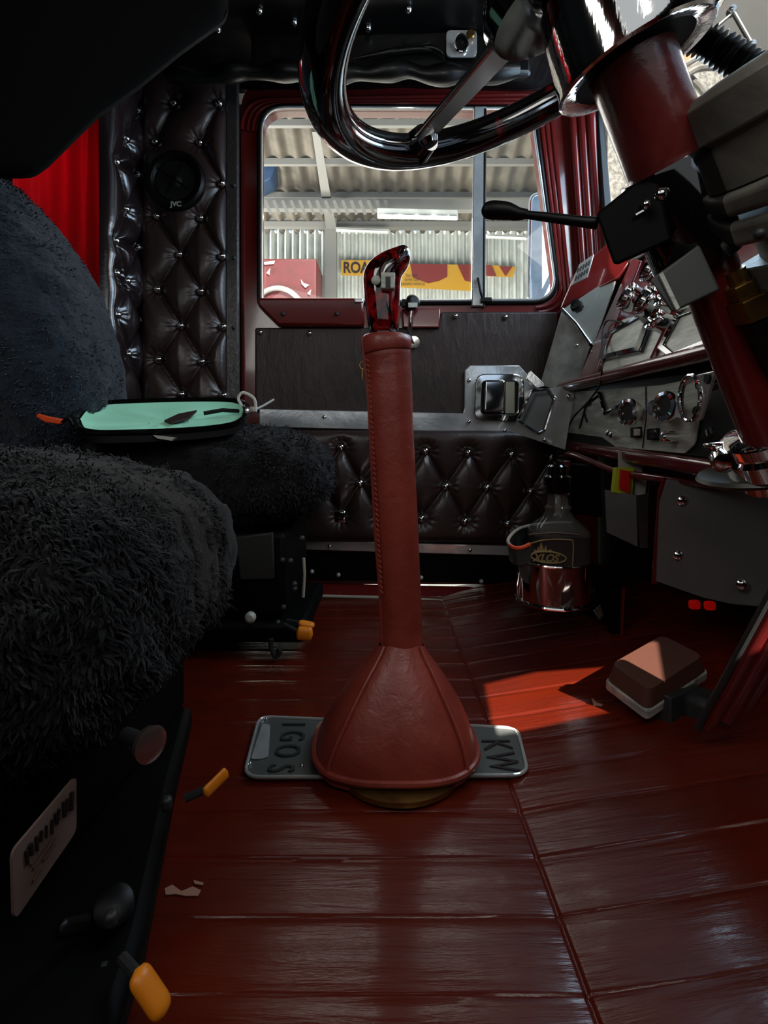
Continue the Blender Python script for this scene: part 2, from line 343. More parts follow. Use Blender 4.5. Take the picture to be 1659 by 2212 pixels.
# chrome strip, handle plate
YS = YD - .024
st = [P(560, 883, YS), P(1000, 893, YS), P(1003, 880, YS), P(1004, 800, YS), P(1016, 789, YS), P(1122, 789, YS), P(1160, 830, YS), P(1170, 840, YS), P(1170, 935, YS), P(1110, 936, YS), P(560, 922, YS)]
MB().prism(st, (0, .008, 0)).build('chrome_strip', POL, door, bevel=.002)
for q in ((700, 901), (1013, 822), (1013, 911), (1090, 930), (1142, 810)): MB().ball(P(*q, YS - .001), .006).build('strip_screw', CHR, door)
bz = rounded([P(1026, 808, YS), P(1131, 808, YS), P(1131, 912, YS), P(1022, 910, YS)], .03, 8); bzi = rounded([P(1041, 824, YS), P(1118, 824, YS), P(1116, 896, YS), P(1038, 894, YS)], .014, 6)
holed('handle_bezel', bz, [bzi], (0, -.008, 0), CHR, door, .003)
MB().prism([P(1040, 822, YS - .001), P(1118, 822, YS - .001), P(1118, 897, YS - .001), P(1040, 897, YS - .001)], (0, .002, 0)).build('handle_recess', BLKP, door)
hd = MB().prism(rounded([P(1047, 823, YS - .006), P(1090, 823, YS - .006), P(1088, 891, YS - .006), P(1044, 889, YS - .006)], .006), (0, -.012, 0)); hd.build('inside_door_handle', CHR, door, bevel=.005, seg=4)
MB().prism([P(1092, 825, YS - .003), P(1111, 825, YS - .003), P(1111, 893, YS - .003), P(1091, 893, YS - .003)], (0, -.003, 0)).build('handle_back_plate', mat('beige_metal', (.30, .28, .21), .5, .5), door)
# window winder
wd = MB().tube(smoothpath([P(893, 742, YD - .03), P(884, 722, YD - .04), P(887, 700, YD - .05), P(889, 668, YD - .055)]), .006, 10).lathe([(0, .012), (.02, .016)], P(893, 742, YD - .015), (0, -1, 0), 16).build('window_winder', CHR, door)
MB().lathe([(-.022, .010), (-.016, .018), (.012, .020), (.020, .012)], P(889, 655, YD - .062), (.3, -.9, .2), 20).box(P(880, 656, YD - .06), (.03, .02, .02)).build('winder_knob', BLKP, wd, bevel=.002)
MB().box(P(892, 659, YD - .088), (.024, .003, .012)).build('winder_badge', BRA, wd)
ck = MB().tube([P(783 + 6 * math.cos(a), 789 + 8 * math.sin(a), 1.38) for a in [2 * math.pi * i / 14 for i in range(14)]], .0022, 6, True).tube([P(783, 797, 1.38), P(782, 820, 1.38)], .0025, 6)
ck.build('door_lock_ring', BRASS, door)

# ------------------------------------------------------------------ tufted panels
def tuft(name, O, U, V, N, wu, wv, btn, dep, pairdist, m, parent=None, step=.0035, brad=.0108, fade=.02):
    O, U, V, N = map(Vector, (O, U, V, N)); nu = int(wu / step); nv = int(wv / step)
    B = np.array([((Vector(b) - O).dot(U), (Vector(b) - O).dot(V)) for b in btn])
    u = np.linspace(0, wu, nu + 1); v = np.linspace(0, wv, nv + 1); UU, VV = np.meshgrid(u, v)
    db = np.full(UU.shape, 9.); dc = np.full(UU.shape, 9.)
    for b in B: db = np.minimum(db, np.hypot(UU - b[0], VV - b[1]))
    for i in range(len(B)):
        for j in range(i + 1, len(B)):
            e = B[j] - B[i]; L = np.hypot(*e)
            if L < pairdist and abs(e[0]) > .02 and abs(e[1]) > .02:
                t = np.clip(((UU - B[i][0]) * e[0] + (VV - B[i][1]) * e[1]) / L ** 2, 0, 1)
                dc = np.minimum(dc, np.hypot(UU - B[i][0] - t * e[0], VV - B[i][1] - t * e[1]))
    h = dep * (1 - .55 * np.exp(-(dc / .0075)) - .20 * np.exp(-(dc / .03) ** 2)) * (1 - .95 * np.exp(-(db / .017) ** 1.3))
    for b in B:                                     # puckers radiating from each button
        r = np.hypot(UU - b[0], VV - b[1]); a = np.arctan2(VV - b[1], UU - b[0]); h += .0016 * np.sin(a * 11 + 3 * b[0] * 90) * np.exp(-((r - .020) / .012) ** 2)
    ed = np.minimum(np.minimum(UU, wu - UU), np.minimum(VV, wv - VV)); h *= (1 - np.exp(-(ed / fade * 2)))
    o, uu, vv, nn = (np.array(k) for k in (O, U, V, N))
    pts = o + UU[..., None] * uu + VV[..., None] * vv + h[..., None] * nn
    idx = np.arange((nu + 1) * (nv + 1)).reshape(nv + 1, nu + 1)
    fs = np.stack([idx[:-1, :-1], idx[:-1, 1:], idx[1:, 1:], idx[1:, :-1]], -1).reshape(-1, 4)
    mb = MB(); mb.v = [tuple(p) for p in pts.reshape(-1, 3)]; mb.f = [tuple(f) for f in fs.tolist()]
    o_ = mb.build(name, m, parent, smooth=80)
    for b in B:
        p = O + U * b[0] + V * b[1] + N * (.22 * dep + .005)
        MB().ball(p, brad, squash=N).build('tufting_button', CHR, o_)
    return o_
# lower door panel
YQ = 1.415
lb = [(645, 962), (737, 966), (829, 970), (918, 974), (1010, 978), (1102, 982), (1188, 988), (690, 1040), (778, 1043), (870, 1047), (962, 1050), (1050, 1053), (1143, 1061), (1225, 1066), (645, 1108), (736, 1113), (822, 1116), (910, 1119), (1003, 1125), (1094, 1130), (1185, 1136)]
sc = YQ / F
tuft('quilted_panel', P(600, 1172, YQ), (1, 0, 0), (0, 0, 1), (0, -1, 0), 640 * sc, 245 * sc, [P(a, b, YQ) for a, b in lb], .026, .17, BRN, door)
MB().prism([P(640, 1166, YD - .02), P(1112, 1180, YD - .02), P(1112, 1201, YD - .02), P(640, 1187, YD - .02)], (0, .01, 0)).build('lower_chrome_strip', POL, door, bevel=.002)
for q in ((712, 1180), (1015, 1188)): MB().ball(P(*q, YD - .021), .006).build('strip_screw', CHR, door)
MB().prism([P(600, 1192, YD - .01), P(1230, 1206, YD - .01), P(1230, 1262, YD - .01), P(600, 1252, YD - .01)], (0, .01, 0)).build('kick_panel', BLKM, door, bevel=.002)
for q in ((674, 1235), (731, 1242), (910, 1248), (1040, 1256)): MB().ball(P(*q, YD - .011), .006).build('rivet', BRA, door)

# rear pillar, tufted
YP = 1.40
wb = struct(MB().box((-.785, 1.49, .75), (.78, .03, 1.6)).build('wall_left', BLKM), 'black wall behind the passenger door pillar')
pb = [(380, 230), (340, 312), (435, 314), (482, 401), (343, 471), (437, 475), (392, 553), (483, 557), (345, 628), (438, 632), (395, 706), (485, 708), (347, 778), (440, 783), (397, 853), (486, 855), (300, 553), (300, 706), (296, 853), (476, 230), (290, 401), (345, 928), (440, 930)]
sc = YP / F
pil = thing('pillar_padding', 'tall buttoned brown leather padding on the rear pillar left of the red door', 'padding')
tuft('front_padding', P(306, 945, YP), (1, 0, 0), (0, 0, 1), (0, -1, 0), 186 * sc, 790 * sc, [P(a, b, YP) for a, b in pb if 306 < a < 490], .032, .125, BRN, pil)
MB().prism([P(490, 150, YP + .01), P(518, 150, YP + .01), P(520, 945, YP + .01), P(490, 945, YP + .01)], (0, -.018, 0)).build('edge_strip', mat('grey_brown_vinyl', (.045, .038, .036), .4, coat=.3, bump=(.6, 60)), pil, bevel=.006, seg=3)
for yy in (401, 557, 708): MB().ball(P(505, yy, YP - .008), .006).build('strip_stud', DGREY, pil)
NX = Vector((1, 0, 0)); X0 = -.672
cb = [ray(a, b, (X0, 0, 0), NX) for a, b in ((290, 240), (262, 300), (290, 378), (262, 452), (291, 535), (264, 607), (296, 693), (266, 765), (298, 850), (240, 350), (238, 520), (240, 590), (242, 680))]
tuft('side_padding', (X0, 1.215, .40), (0, 1, 0), (0, 0, 1), (1, 0, 0), .19, 1.0, cb, .032, .16, mat('brown_vinyl_gloss', (.022, .013, .014), .22, coat=.6, bump=(.12, 60)), pil)
# loudspeaker
spk = thing('door_speaker', 'round black loudspeaker set in the buttoned leather pillar', 'speaker')
sp0 = P(382, 394, YP - .03)
MB().lathe([(0, .078), (.014, .078), (.020, .072), (.018, .062), (.008, .055), (.004, .03)], sp0, (0, -1, 0), 40).build('surround', BLKP, spk)
MB().lathe([(.004, .052), (-.002, .030), (.004, .018), (.010, .008), (.012, .001)], sp0 + Vector((0, -.006, 0)), (0, -1, 0), 32).build('cone', mat('speaker_cone', (.008, .008, .008), .5), spk)
MB().box(sp0 + Vector((.004, -.022, .0)), (.004, .004, .10), Matrix.Rotation(.5, 3, 'Y')).box(sp0 + Vector((-.002, -.022, .0)), (.004, .004, .10), Matrix.Rotation(-1.0, 3, 'Y')).build('grille_bar', BLKP, spk)
lettering('JVC', .018, P(380, 441, YP - .054), (1, 0, 0), (0, 0, 1), mat('pale_print', (.45, .45, .38), .5), spk, bold=.0006)

# back wall (sleeper side) and its dark header
struct(MB().box((-1.17, .6, .8), (.04, 1.8, 1.7)).build('wall_back', BLKM), 'dark wall behind the seats')
hp = [P(-400, -300, .88), P(500, -300, .88), P(500, 60, .88), P(400, 130, .88), P(308, 205, .88), P(222, 265, .88), P(114, 372, .88), P(80, 396, .88), P(-400, 396, .88)]
struct(MB().prism(hp, (0, -.04, 0)).build('trim_2', mat('matt_black_lining', (.0025, .0025, .0025), .9, spec=.1), bevel=.02, seg=4), 'black padded header around the sleeper opening')
# red curtain
cm = MB(); n = 60; rows = 24; cvs = []
for j in range(rows + 1):
    for i in range(n + 1):
        t = i / n; z = .55 + .80 * j / rows
        Yc = 1.43 - .18 * t; base = -.775 - .13 * t
        cvs.append((base + .010 * math.sin(t * 26 + .6 * math.sin(z * 6)) + .004 * math.sin(t * 61), Yc, z))
cm.add(cvs, [(j * (n + 1) + i, j * (n + 1) + i + 1, (j + 1) * (n + 1) + i + 1, (j + 1) * (n + 1) + i) for j in range(rows) for i in range(n)])
nt = CURT.node_tree; dfs = nt.nodes.new('ShaderNodeBsdfTranslucent'); dfs.inputs[0].default_value = (.9, .004, .012, 1); mx = nt.nodes.new('ShaderNodeMixShader'); mx.inputs[0].default_value = .55
nt.links.new(nt.nodes['Principled BSDF'].outputs[0], mx.inputs[1]); nt.links.new(dfs.outputs[0], mx.inputs[2]); nt.links.new(mx.outputs[0], [q for q in nt.nodes if q.type == 'OUTPUT_MATERIAL'][0].inputs[0])
cu = tag(cm.build('curtain', CURT, smooth=80), 'bright red curtain hanging behind the blue-black seat back', 'curtain')

# ------------------------------------------------------------------ sheepskin seats
def fleece(name, c, r, e, m, parent, shear=0, amp=.006, tufts=9000, tl=(.012, .028), down=.5, vis=None, seed=1, nu=150, nv=90, rot=0.0, warp=None):
    rg = np.random.default_rng(seed); c = Vector(c)
    def sp(w, p): return math.copysign(abs(w) ** p, w)
    vs = []
    for j in range(nv + 1):
        ph = -math.pi / 2 + math.pi * j / nv
        for i in range(nu):
            th = 2 * math.pi * i / nu
            x = r[0] * sp(math.cos(ph), e[1]) * sp(math.cos(th), e[0]); y = r[1] * sp(math.cos(ph), e[1]) * sp(math.sin(th), e[0]); z = r[2] * sp(math.sin(ph), e[1])
            v = Vector((x, y, z)); nrm = Vector((x / r[0] ** 2, y / r[1] ** 2, z / r[2] ** 2)).normalized()
            q = v * 22 + Vector((seed, 0, 0)); k = noise.noise(q) + .6 * noise.noise(q * 2.3) + .5 * abs(noise.noise(q * 4.5))
            v = v + nrm * amp * k
            if warp: v = warp(v)
            if rot: v = Matrix.Rotation(rot, 3, 'Y') @ v
            v.x += shear * v.z; vs.append(c + v)
    fs = [(j * nu + i, j * nu + (i + 1) % nu, (j + 1) * nu + (i + 1) % nu, (j + 1) * nu + i) for j in range(nv) for i in range(nu)]
    mb = MB(); mb.add(vs, fs)
    me = bpy.data.meshes.new('t'); me.from_pydata([tuple(v) for v in vs], [], fs); b = bmesh.new(); b.from_mesh(me); bmesh.ops.recalc_face_normals(b, faces=b.faces); b.to_mesh(me); b.free()
    nrms = [p.normal.copy() for p in me.polygons]; cen = [p.center.copy() for p in me.polygons]; bpy.data.meshes.remove(me)
    tv = []; tf = []; N = len(cen); done = 0; tries = 0
    while done < tufts and tries < tufts * 6:
        tries += 1; k = int(rg.integers(0, N)); p = cen[k]
        if vis and not vis(p): continue
        nn = nrms[k]; jit = Vector(rg.normal(0, .003, 3)); p = p + jit - nn * .002
        cell = noise.noise(p * 30); d = (nn * .30 + Vector((cell, noise.noise(p * 30 + Vector((9, 0, 0))), -down - .3 * rg.random())) + Vector(rg.normal(0, .22, 3))).normalized()
        L = rg.uniform(*tl); w = rg.uniform(.0008, .0018); side = d.cross(nn); side = side.normalized() if side.length > .1 else Vector((0, 0, 1)); b0 = len(tv)
        for s in range(4):
            t = s / 3; bend = nn * L * .45 * math.sin(t * math.pi) + d * L * t + side * math.sin(t * 4 + cell * 6) * L * .12
            ww = w * (1 - t * .85); tv += [tuple(p + bend + side * ww), tuple(p + bend - side * ww)]
        tf += [(b0 + 2 * s, b0 + 2 * s + 1, b0 + 2 * s + 3, b0 + 2 * s + 2) for s in range(3)]; done += 1
    me = bpy.data.meshes.new(name); o0 = len(vs)
    me.from_pydata([tuple(v) for v in vs] + tv, [], fs + [tuple(o0 + i for i in f) for f in tf])
    bb = bmesh.new(); bb.from_mesh(me); bmesh.ops.recalc_face_normals(bb, faces=bb.faces); bb.to_mesh(me); bb.free()
    return finish(name, me, m, parent, 0, 80)
# driver seat (near)
ds = thing('driver_seat', 'nearest truck seat with a thick black sheepskin cover, in the left foreground', 'seat')
fleece('seat_cushion', (-.555, .540, .272), (.365, .225, .135), (.45, .7), FLEECE, ds, amp=.008, tufts=32000, tl=(.007, .016), down=.7, vis=lambda p: p.x > -.42 and p.y < .62, seed=3, nu=260, nv=140)
MB().box((-.53, .58, .10), (.50, .30, .12)).prism([(-.9, .29, .002), (-.165, .29, .002), (-.185, .40, .002), (-.235, .58, .002), (-.275, .74, .002), (-.9, .74, .002)], (0, 0, .035)).build('seat_pedestal', BLKM, ds, bevel=.01)
MB().box(P(210, 1990, .40), (.008, .012, .12), Matrix.Rotation(.9, 3, 'X')).build('seat_slide', BLKP, ds, bevel=.004)
MB().lathe([(-.03, .006), (-.006, .006)], P(323, 1607, .395), (.86, -.5, .05), 12).build('adjuster_stem', DGREY, ds)
MB().lathe([(-.005, .004), (-.003, .0125), (.002, .0135), (.004, .009)], P(323, 1607, .395), (.86, -.5, .05), 24).build('adjuster_knob', mat('worn_copper_chrome', (.45, .33, .30), .2, .9), ds)
for q in ((270, 1605, .42), (360, 1735, .44), (225, 2098, .37), (240, 1985, .37)):
    MB().box(P(*q), (.009, .009, .011), Matrix.Rotation(.3, 3, 'Z')).build('seat_bolt', DGREY, ds, bevel=.003)
MB().lathe([(0, .015), (.01, .014), (.013, .009)], P(245, 1965, .40), (.3, -.5, .8), 20).build('rubber_bush', BLKP, ds)
# stiff label on the seat base
lo = P(20, 1840, .33); lr = P(160, 1675, .40); lr2 = P(160, 1795, .40); lo2 = P(25, 1990, .33)
NL = (lr - lo).cross(lo2 - lo).normalized()
if NL.x < 0: NL = -NL
lab = MB().prism(rounded([lo, lr, lr2, lo2], .006), NL * .002).build('seat_label', LBLP, ds)
Rv = (lr - lo).normalized(); Uv = (Vector((0, 0, 1)) - Rv * Rv.z).normalized()
mid = (lo + lr + lr2 + lo2) / 4; NN = Rv.cross(Uv)
def on_label(u, v): return lo + (lr - lo) * u + ((lo2 - lo) * (1 - u) + (lr2 - lr) * u) * v + NN * .003
for u0, v0, u1, v1, w_ in ((.16, .20, .17, .42, 1.4), (.22, .17, .23, .36, 1.6), (.19, .18, .21, .20, 1), (.31, .18, .31, .40, 1.3), (.38, .18, .37, .34, 1.2), (.46, .20, .45, .38, 1), (.55, .22, .54, .44, 1.2), (.60, .18, .62, .38, 1.4), (.66, .18, .65, .36, 1.1), (.74, .16, .75, .42, 1.7), (.80, .18, .79, .40, 1.3), (.88, .16, .87, .46, 1.8)):
    MB().tube([on_label(u0, v0), on_label(u1, v1)], .0011 * w_, 6, flat=.6).build('printed_stroke', INK, lab)
for u0, v0, u1 in ((.22, .50, .50), (.25, .60, .62), (.40, .68, .60), (.24, .78, .36)):
    MB().tube([on_label(u0, v0), on_label(u1, v0 - .02)], .0012, 6, flat=.4).build('faded_line', INKF, lab)
# orange tabs
def tab(a, b, w, t, label, stem=None):
    a = Vector(a); b = Vector(b); o = thing('adjuster_lever', label, 'lever', group='orange seat adjuster levers')
    d = (b - a).normalized(); up = Vector((0, 0, 1)); sd_ = d.cross(up).normalized(); up = sd_.cross(d)
    M = Matrix((d, sd_, up)).transposed()
    pts = rounded([(-(b - a).length / 2, -w / 2, 0), ((b - a).length / 2, -w / 2, 0), ((b - a).length / 2, w / 2, 0), (-(b - a).length / 2, w / 2, 0)], w * .45, 6)
    n8 = 18; L8 = (b - a).length; pr = [a + d * L8 * i / (n8 - 1) for i in range(n8)]; e8 = w / 2 / L8
    rr8 = [w / 2 * (1 - max(0, 1 - min(i / (n8 - 1), 1 - i / (n8 - 1)) / e8) ** 2.5) ** .5 + .0002 for i in range(n8)]
    MB().tube(pr, rr8, 20, flat=t / w, up=sd_).build('grip', ORG, o, smooth=80)
    if stem: MB().tube([a + d * .01, Vector(stem)], .004, 8).build('stem', DGREY, o)
    return o
tab(P(292, 2094, .34), P(358, 2192, .335), .0165, .011, 'orange plastic lever in the bottom left corner, closest to the viewer', P(265, 2070, .36))
tab(P(440, 1717, .50), P(492, 1665, .52), .006, .012, 'thin orange lever seen edge on, left of the metal plate', P(400, 1725, .5))
tab(P(640, 1367, .93), P(676, 1370, .93), .014, .024, 'lower and fatter of the two orange levers under the far seat', P(615, 1350, .95))
tab(P(644, 1345, .955), P(680, 1352, .955), .018, .012, 'upper and slimmer of the two orange levers under the far seat', P(620, 1340, .97))

# passenger seat (far)
ps = thing('passenger_seat', 'far truck seat with a black sheepskin cushion and a blue-black fleece back', 'seat')
fleece('seat_cushion', (-.385, 1.13, .350), (.27, .180, .100), (.5, .75), FLEECE, ps, amp=.008, tufts=14000, tl=(.006, .014), down=.4, vis=lambda p: p.x > -.42 and p.y < 1.2, seed=9, nu=200, nv=100)
def bend(v):
    t = (v.z + .33) / .66; v.x -= .21 * max(0, t) ** 1.8; return v
fleece('backrest', (-.690, 1.06, .66), (.165, .140, .330), (.7, .8), FLEECEB, ps, amp=.006, tufts=26000, tl=(.004, .009), down=.3, vis=lambda p: p.y < 1.1, seed=17, nu=180, nv=130, warp=bend)
MB().box((-.40, 1.13, .16), (.42, .28, .16)).box((-.38, 1.13, .05), (.46, .30, .04)).build('seat_pedestal', BLKM, ps, bevel=.01)
MB().prism([P(508, 1160, .98), P(590, 1150, .98), P(592, 1252, .98), P(518, 1254, .98)], (0, .01, 0)).build('side_plate', mat('olive_grey_plate', (.016, .017, .013), .6), ps, bevel=.003)
MB().lathe([(0, .010), (.006, .0105), (.010, .006)], P(542, 1332, .965), (0, -1, 0), 18).build('seat_screw', BRA, ps)
MB().tube([P(656, 1205, 1.05), P(658, 1240, 1.05), P(655, 1290, 1.05)], .003, 8).build('edge_wire', CREAM, ps)
for q in ((652, 1163), (610, 1210), (627, 1212), (636, 1262), (636, 1272), (612, 1312), (600, 1345), (592, 1410)): MB().ball(P(q[0], q[1], .99), .006).build('seat_bolt', DGREY, ps)
MB().tube(smoothpath([P(586, 1380, .97), P(586, 1400, .97), P(596, 1418, .97), P(606, 1405, .97)]), .005, 8).build('cable_loop', DGREY, ps)
MB().box(P(735, 1115, 1.30), (.03, .02, .03)).build('belt_anchor', CHR, ps, bevel=.005)

# open bag on the far seat
bag = thing('pouch', 'open black zip pouch with mint green lining lying on the far seat', 'bag')
YB = 1.0
out = [P(160, 905, .93), P(200, 876, 1.02), P(330, 868, 1.06), P(480, 866, 1.08), P(528, 874, 1.06), P(532, 896, 1.0), P(505, 918, .97), P(420, 930, .94), P(290, 936, .90), P(185, 934, .89)]
o2 = [p for p in out]; cen = sum(out, Vector()) / len(out)
ring1 = smoothpath(out + [out[0]], 8)[:-1]
mb = MB(); n = len(ring1)
inn = [p + (cen - p) * .06 for p in ring1]
mb.add([p + Vector((0, 0, -.016)) for p in ring1] + ring1 + inn, [(i, (i + 1) % n, n + (i + 1) % n, n + i) for i in range(n)] + [(n + i, n + (i + 1) % n, 2 * n + (i + 1) % n, 2 * n + i) for i in range(n)] + [tuple(range(n - 1, -1, -1))])
mb.build('outer_shell', BLKP, bag)
lev = [inn]
for k, (s, dz) in enumerate(((.95, -.006), (.80, -.010), (.55, -.012), (.25, -.012))): lev.append([cen + (p - cen) * s + Vector((0, 0, dz + .002 * math.sin(i * .7))) for i, p in enumerate(inn)])
mb = MB(); mb.add([p for L in lev for p in L], [(k * n + i, k * n + (i + 1) % n, (k + 1) * n + (i + 1) % n, (k + 1) * n + i) for k in range(4) for i in range(n)] + [tuple(4 * n + i for i in range(n))])
mb.build('lining', MINT, bag, smooth=60)
MB().tube([p + Vector((0, 0, .002)) for p in ring1], .0055, 8, True).build('zip_piping', BLKG, bag)
MB().prism([P(355, 912, .98), P(385, 898, 1.0), P(425, 890, 1.02), P(410, 905, .99), P(372, 916, .97)], (0, 0, .004)).build('inner_pocket', mat('dark_brown_pocket', (.03, .015, .012), .6), bag)
MB().tube([P(440, 893, 1.0), P(480, 886, 1.01), P(515, 888, 1.0)], .004, 8).build('dark_strap', BLKP, bag)
MB().prism([P(80, 893, .9), P(100, 899, .9), P(138, 906, .9), P(128, 917, .9), P(95, 912, .9), P(76, 900, .9)], (0, .008, 0)).build('orange_zip_pull', ORT, bag, bevel=.002)
MB().tube(smoothpath([P(135, 912, .9), P(148, 904, .9), P(158, 918, .905), P(172, 912, .91)]), .003, 8).build('pull_cord', BLKP, bag)
tie = MB().tube(smoothpath([P(528, 884, 1.05), P(515, 862, 1.05), P(525, 848, 1.05), P(548, 860, 1.05), P(553, 880, 1.05)]), .003, 6, flat=.5)
tie.tube([P(545, 888, 1.05), P(570, 876, 1.06), P(592, 863, 1.07)], .0025, 6).box(P(548, 884, 1.05), (.012, .01, .01))
tag(tie.build('cable_tie', WHT), 'white looped cable tie sticking up at the right end of the pouch', 'cable tie')
wht = MB().prism([P(330, 940, .9), P(378, 945, .9), P(370, 952, .9), P(340, 947, .9)], (0, .01, 0)); tag(wht.build('tissue', PAP), 'scrap of white paper tucked under the mint lined pouch', 'paper')

# ------------------------------------------------------------------ gear lever on its plate
gl = thing('gear_lever', 'tall gear lever sleeved in red leather with a red marbled grip', 'gear lever')
bc = Vector((.0135, .672, 0)); YL = .685
def sup(a, ex): return math.copysign(abs(math.cos(a)) ** ex, math.cos(a)), math.copysign(abs(math.sin(a)) ** ex, math.sin(a))
rings = []; NB = 96; H = 14
top = P(867, 1412, YL)
prof = [(0, 1.0), (.012, 1.03), (.028, 1.0), (.05, .90), (.07, .78), (.09, .64), (.105, .53), (.118, .42), (.128, .345), (.135, .30)]
mb = MB(); vs = []
for z, k in prof:
    t = z / .135; cx = bc.x * (1 - t) + top.x * t; cy = bc.y * (1 - t) + top.y * t
    ex = .62 + .38 * t
    for i in range(NB):
        a = 2 * math.pi * i / NB + .10; x_, y_ = sup(a, ex)
        wr = 1 + .012 * noise.noise(Vector((math.cos(a) * 3, math.sin(a) * 3, z * 30)))
        vs.append((cx + x_ * (.100 * k) * wr, cy + y_ * (.074 * k + .004 * t) * wr, .008 + z + (.003 * math.cos(a * 2) if z < .02 else 0) - (.016 if t < .2 else .016 * (1 - t)) * max(0, -math.sin(a)) * .5 + .008 * max(0, -math.sin(a))))
mb.add(vs, [(j * NB + i, j * NB + (i + 1) % NB, (j + 1) * NB + (i + 1) % NB, (j + 1) * NB + i) for j in range(len(prof) - 1) for i in range(NB)])
boot = mb.build('boot', RED_L, gl, sub=1, smooth=80)
def bootpt(idx, j, off=.002):
    v = Vector(vs[j * NB + idx]); c = Vector((bc.x, bc.y, v.z)); return v + (v - c).normalized() * off
for idx in (int(NB * a) % NB for a in (.615, .865, .39, .11)):
    MB().tube(smoothpath([bootpt(idx, j) for j in range(1, len(prof))], 3), .0026, 8).build('boot_seam', RED_L, gl)
MB().tube([bootpt(i, 1, .001) for i in range(NB)], .0042, 8, True).build('boot_hem', RED_L, gl)
MB().lathe([(-.0, .080), (.006, .080)], (bc.x + .006, bc.y - .018, .004), (0, 0, 1), 48).build('floor_ring', BRASS, gl)
sl = [(868, 1418, .0272), (868, 1380, .0272), (866, 1300, .0272), (860, 1180, .0276), (853, 1050, .0283), (846, 940, .0292), (842, 850, .0300), (839, 790, .0305), (836, 764, .0318)]
sp_ = smoothpath([P(a, b, YL) for a, b, r in sl], 6); rr = list(np.interp(range(len(sp_)), [6 * i for i in range(len(sl))], [s[2] for s in sl]))
rr = [r_ + .0006 * noise.noise(Vector((0, 0, i * .45))) for i, r_ in enumerate(rr)]
MB().tube(sp_, rr, 32).build('sleeve', RED_L, gl, smooth=80)
MB().tube([P(836, 764, YL), P(835.5, 760, YL), P(834, 745, YL), P(833, 731, YL), P(833, 726, YL)], [.0318, .0334, .0338, .0336, .029], 32).build('cuff', RED_L, gl, smooth=80)
seam = MB().tube(smoothpath([P(783, 730, YL - .012), P(786, 764, YL - .012), P(795, 850, YL - .01), P(803, 1000, YL - .01), P(811, 1150, YL - .008), P(822, 1300, YL - .008), P(827, 1410, YL - .008)]), .0022, 8); seam.build('side_seam', RED_L, gl)
stm = MB()
for k in range(46):
    t = k / 45; py = 775 + 500 * t; px = np.interp(py, [775, 850, 1000, 1150, 1300], [791, 797, 805, 813.5, 823]); a = P(px, py, YL - .018); stm.tube([a, a + Vector((.0035, -.001, -.004))], .0009, 5)
stm.build('stitching', RED_STITCH, gl)
MB().tube([P(868 - 40 + i * 5.5, 1413 + 10 * math.sin(math.pi * i / 15), YL - .004 - .02 * math.sin(math.pi * i / 15)) for i in range(16)], .003, 8).build('collar_seam', RED_L, gl)
kp = [(724, 797, 862), (700, 794, 863), (660, 789, 864), (620, 785, 865), (604, 784, 866), (594, 785, 869), (584, 787, 877), (574, 792, 883), (564, 800, 886), (556, 810, 887), (548, 823, 887), (541, 840, 886), (535, 858, 882), (532, 866, 876)]
vs6 = []
for k, (py, a_, b_) in enumerate(kp):
    c = P((a_ + b_) / 2, py, YL); rx = (b_ - a_) / 2 * YL / F; ry = min(rx, .0235) if py > 600 else .0235 * math.sqrt(max(.02, 1 - ((604 - py) / 75) ** 2))
    for i in range(40): vs6.append(c + Vector((rx * math.cos(2 * math.pi * i / 40), ry * math.sin(2 * math.pi * i / 40), 0)))
mb = MB(); mb.add(vs6, [(j * 40 + i, j * 40 + (i + 1) % 40, (j + 1) * 40 + (i + 1) % 40, (j + 1) * 40 + i) for j in range(len(kp) - 1) for i in range(40)] + [tuple(range(39, -1, -1)), tuple((len(kp) - 1) * 40 + i for i in range(40))])
mb.build('grip', REDG, gl, smooth=80, sub=1)
MB().tube([P(829, 728, YL), P(829, 722, YL)], .0225, 24).build('grip_collar', BLKG, gl)
bx = MB().box(P(838, 609, YL - .028), (.018, .014, .0205)); bx = bx.build('range_switch', BRA, gl, bevel=.0015)
MB().box(P(838, 609, YL - .0355), (.006, .002, .013)).build('switch_slot', DGREY, bx)
MB().lathe([(0, .0055), (.006, .006), (.008, .003)], P(814, 608, YL - .024), (-.2, -1, 0), 14).build('switch_button', BRA, bx)

pt = thing('number_plate', 'polished metal number plate screwed flat to the floor under the gear lever boot', 'plate')
pp = rounded([floorpt(560, 1549, .006), floorpt(1118, 1574, .006), floorpt(1142, 1676, .006), floorpt(526, 1681, .006)], .022, 8)
MB().prism(pp, (0, 0, -.004)).build('plate', mat('dull_plate_metal', (.15, .16, .15), .28, .5, bump=(.1, 20)), pt, bevel=.0015)
MB().tube([p + Vector((0, 0, .0012)) for p in pp], .0022, 8, True).build('plate_rim', POL, pt)
Z1 = .0072
fp = [floorpt(*q, Z1) for q in ((567, 1563), (584, 1567), (580, 1634), (566, 1640), (542, 1640))]
MB().prism(rounded(fp, .004), (0, 0, .001)).build('blank_panel', POL, pt)
DG2 = mat('plate_ink_dark', (.035, .038, .035), .4, .3)
for ch, q in (('I', (632, 1565)), ('G', (630, 1590)), ('O', (619, 1622)), ('S', (604, 1660))):
    lettering(ch, .048, floorpt(*q, Z1), (0, -1, 0), (1, 0, 0), DG2, pt, sx=.72, depth=.0012)
for ch, q in (('K', (1070, 1608)), ('W', (1083, 1645))):
    lettering(ch, .056, floorpt(*q, Z1), (0, -1, 0), (1, 0, 0), INK, pt, sx=.72, depth=.0006)
for q in ((540, 1650), (652, 1655), (575, 1553)): MB().ball(floorpt(*q, Z1), .0025, squash=(0, 0, 1)).build('plate_rivet', CHR, pt)

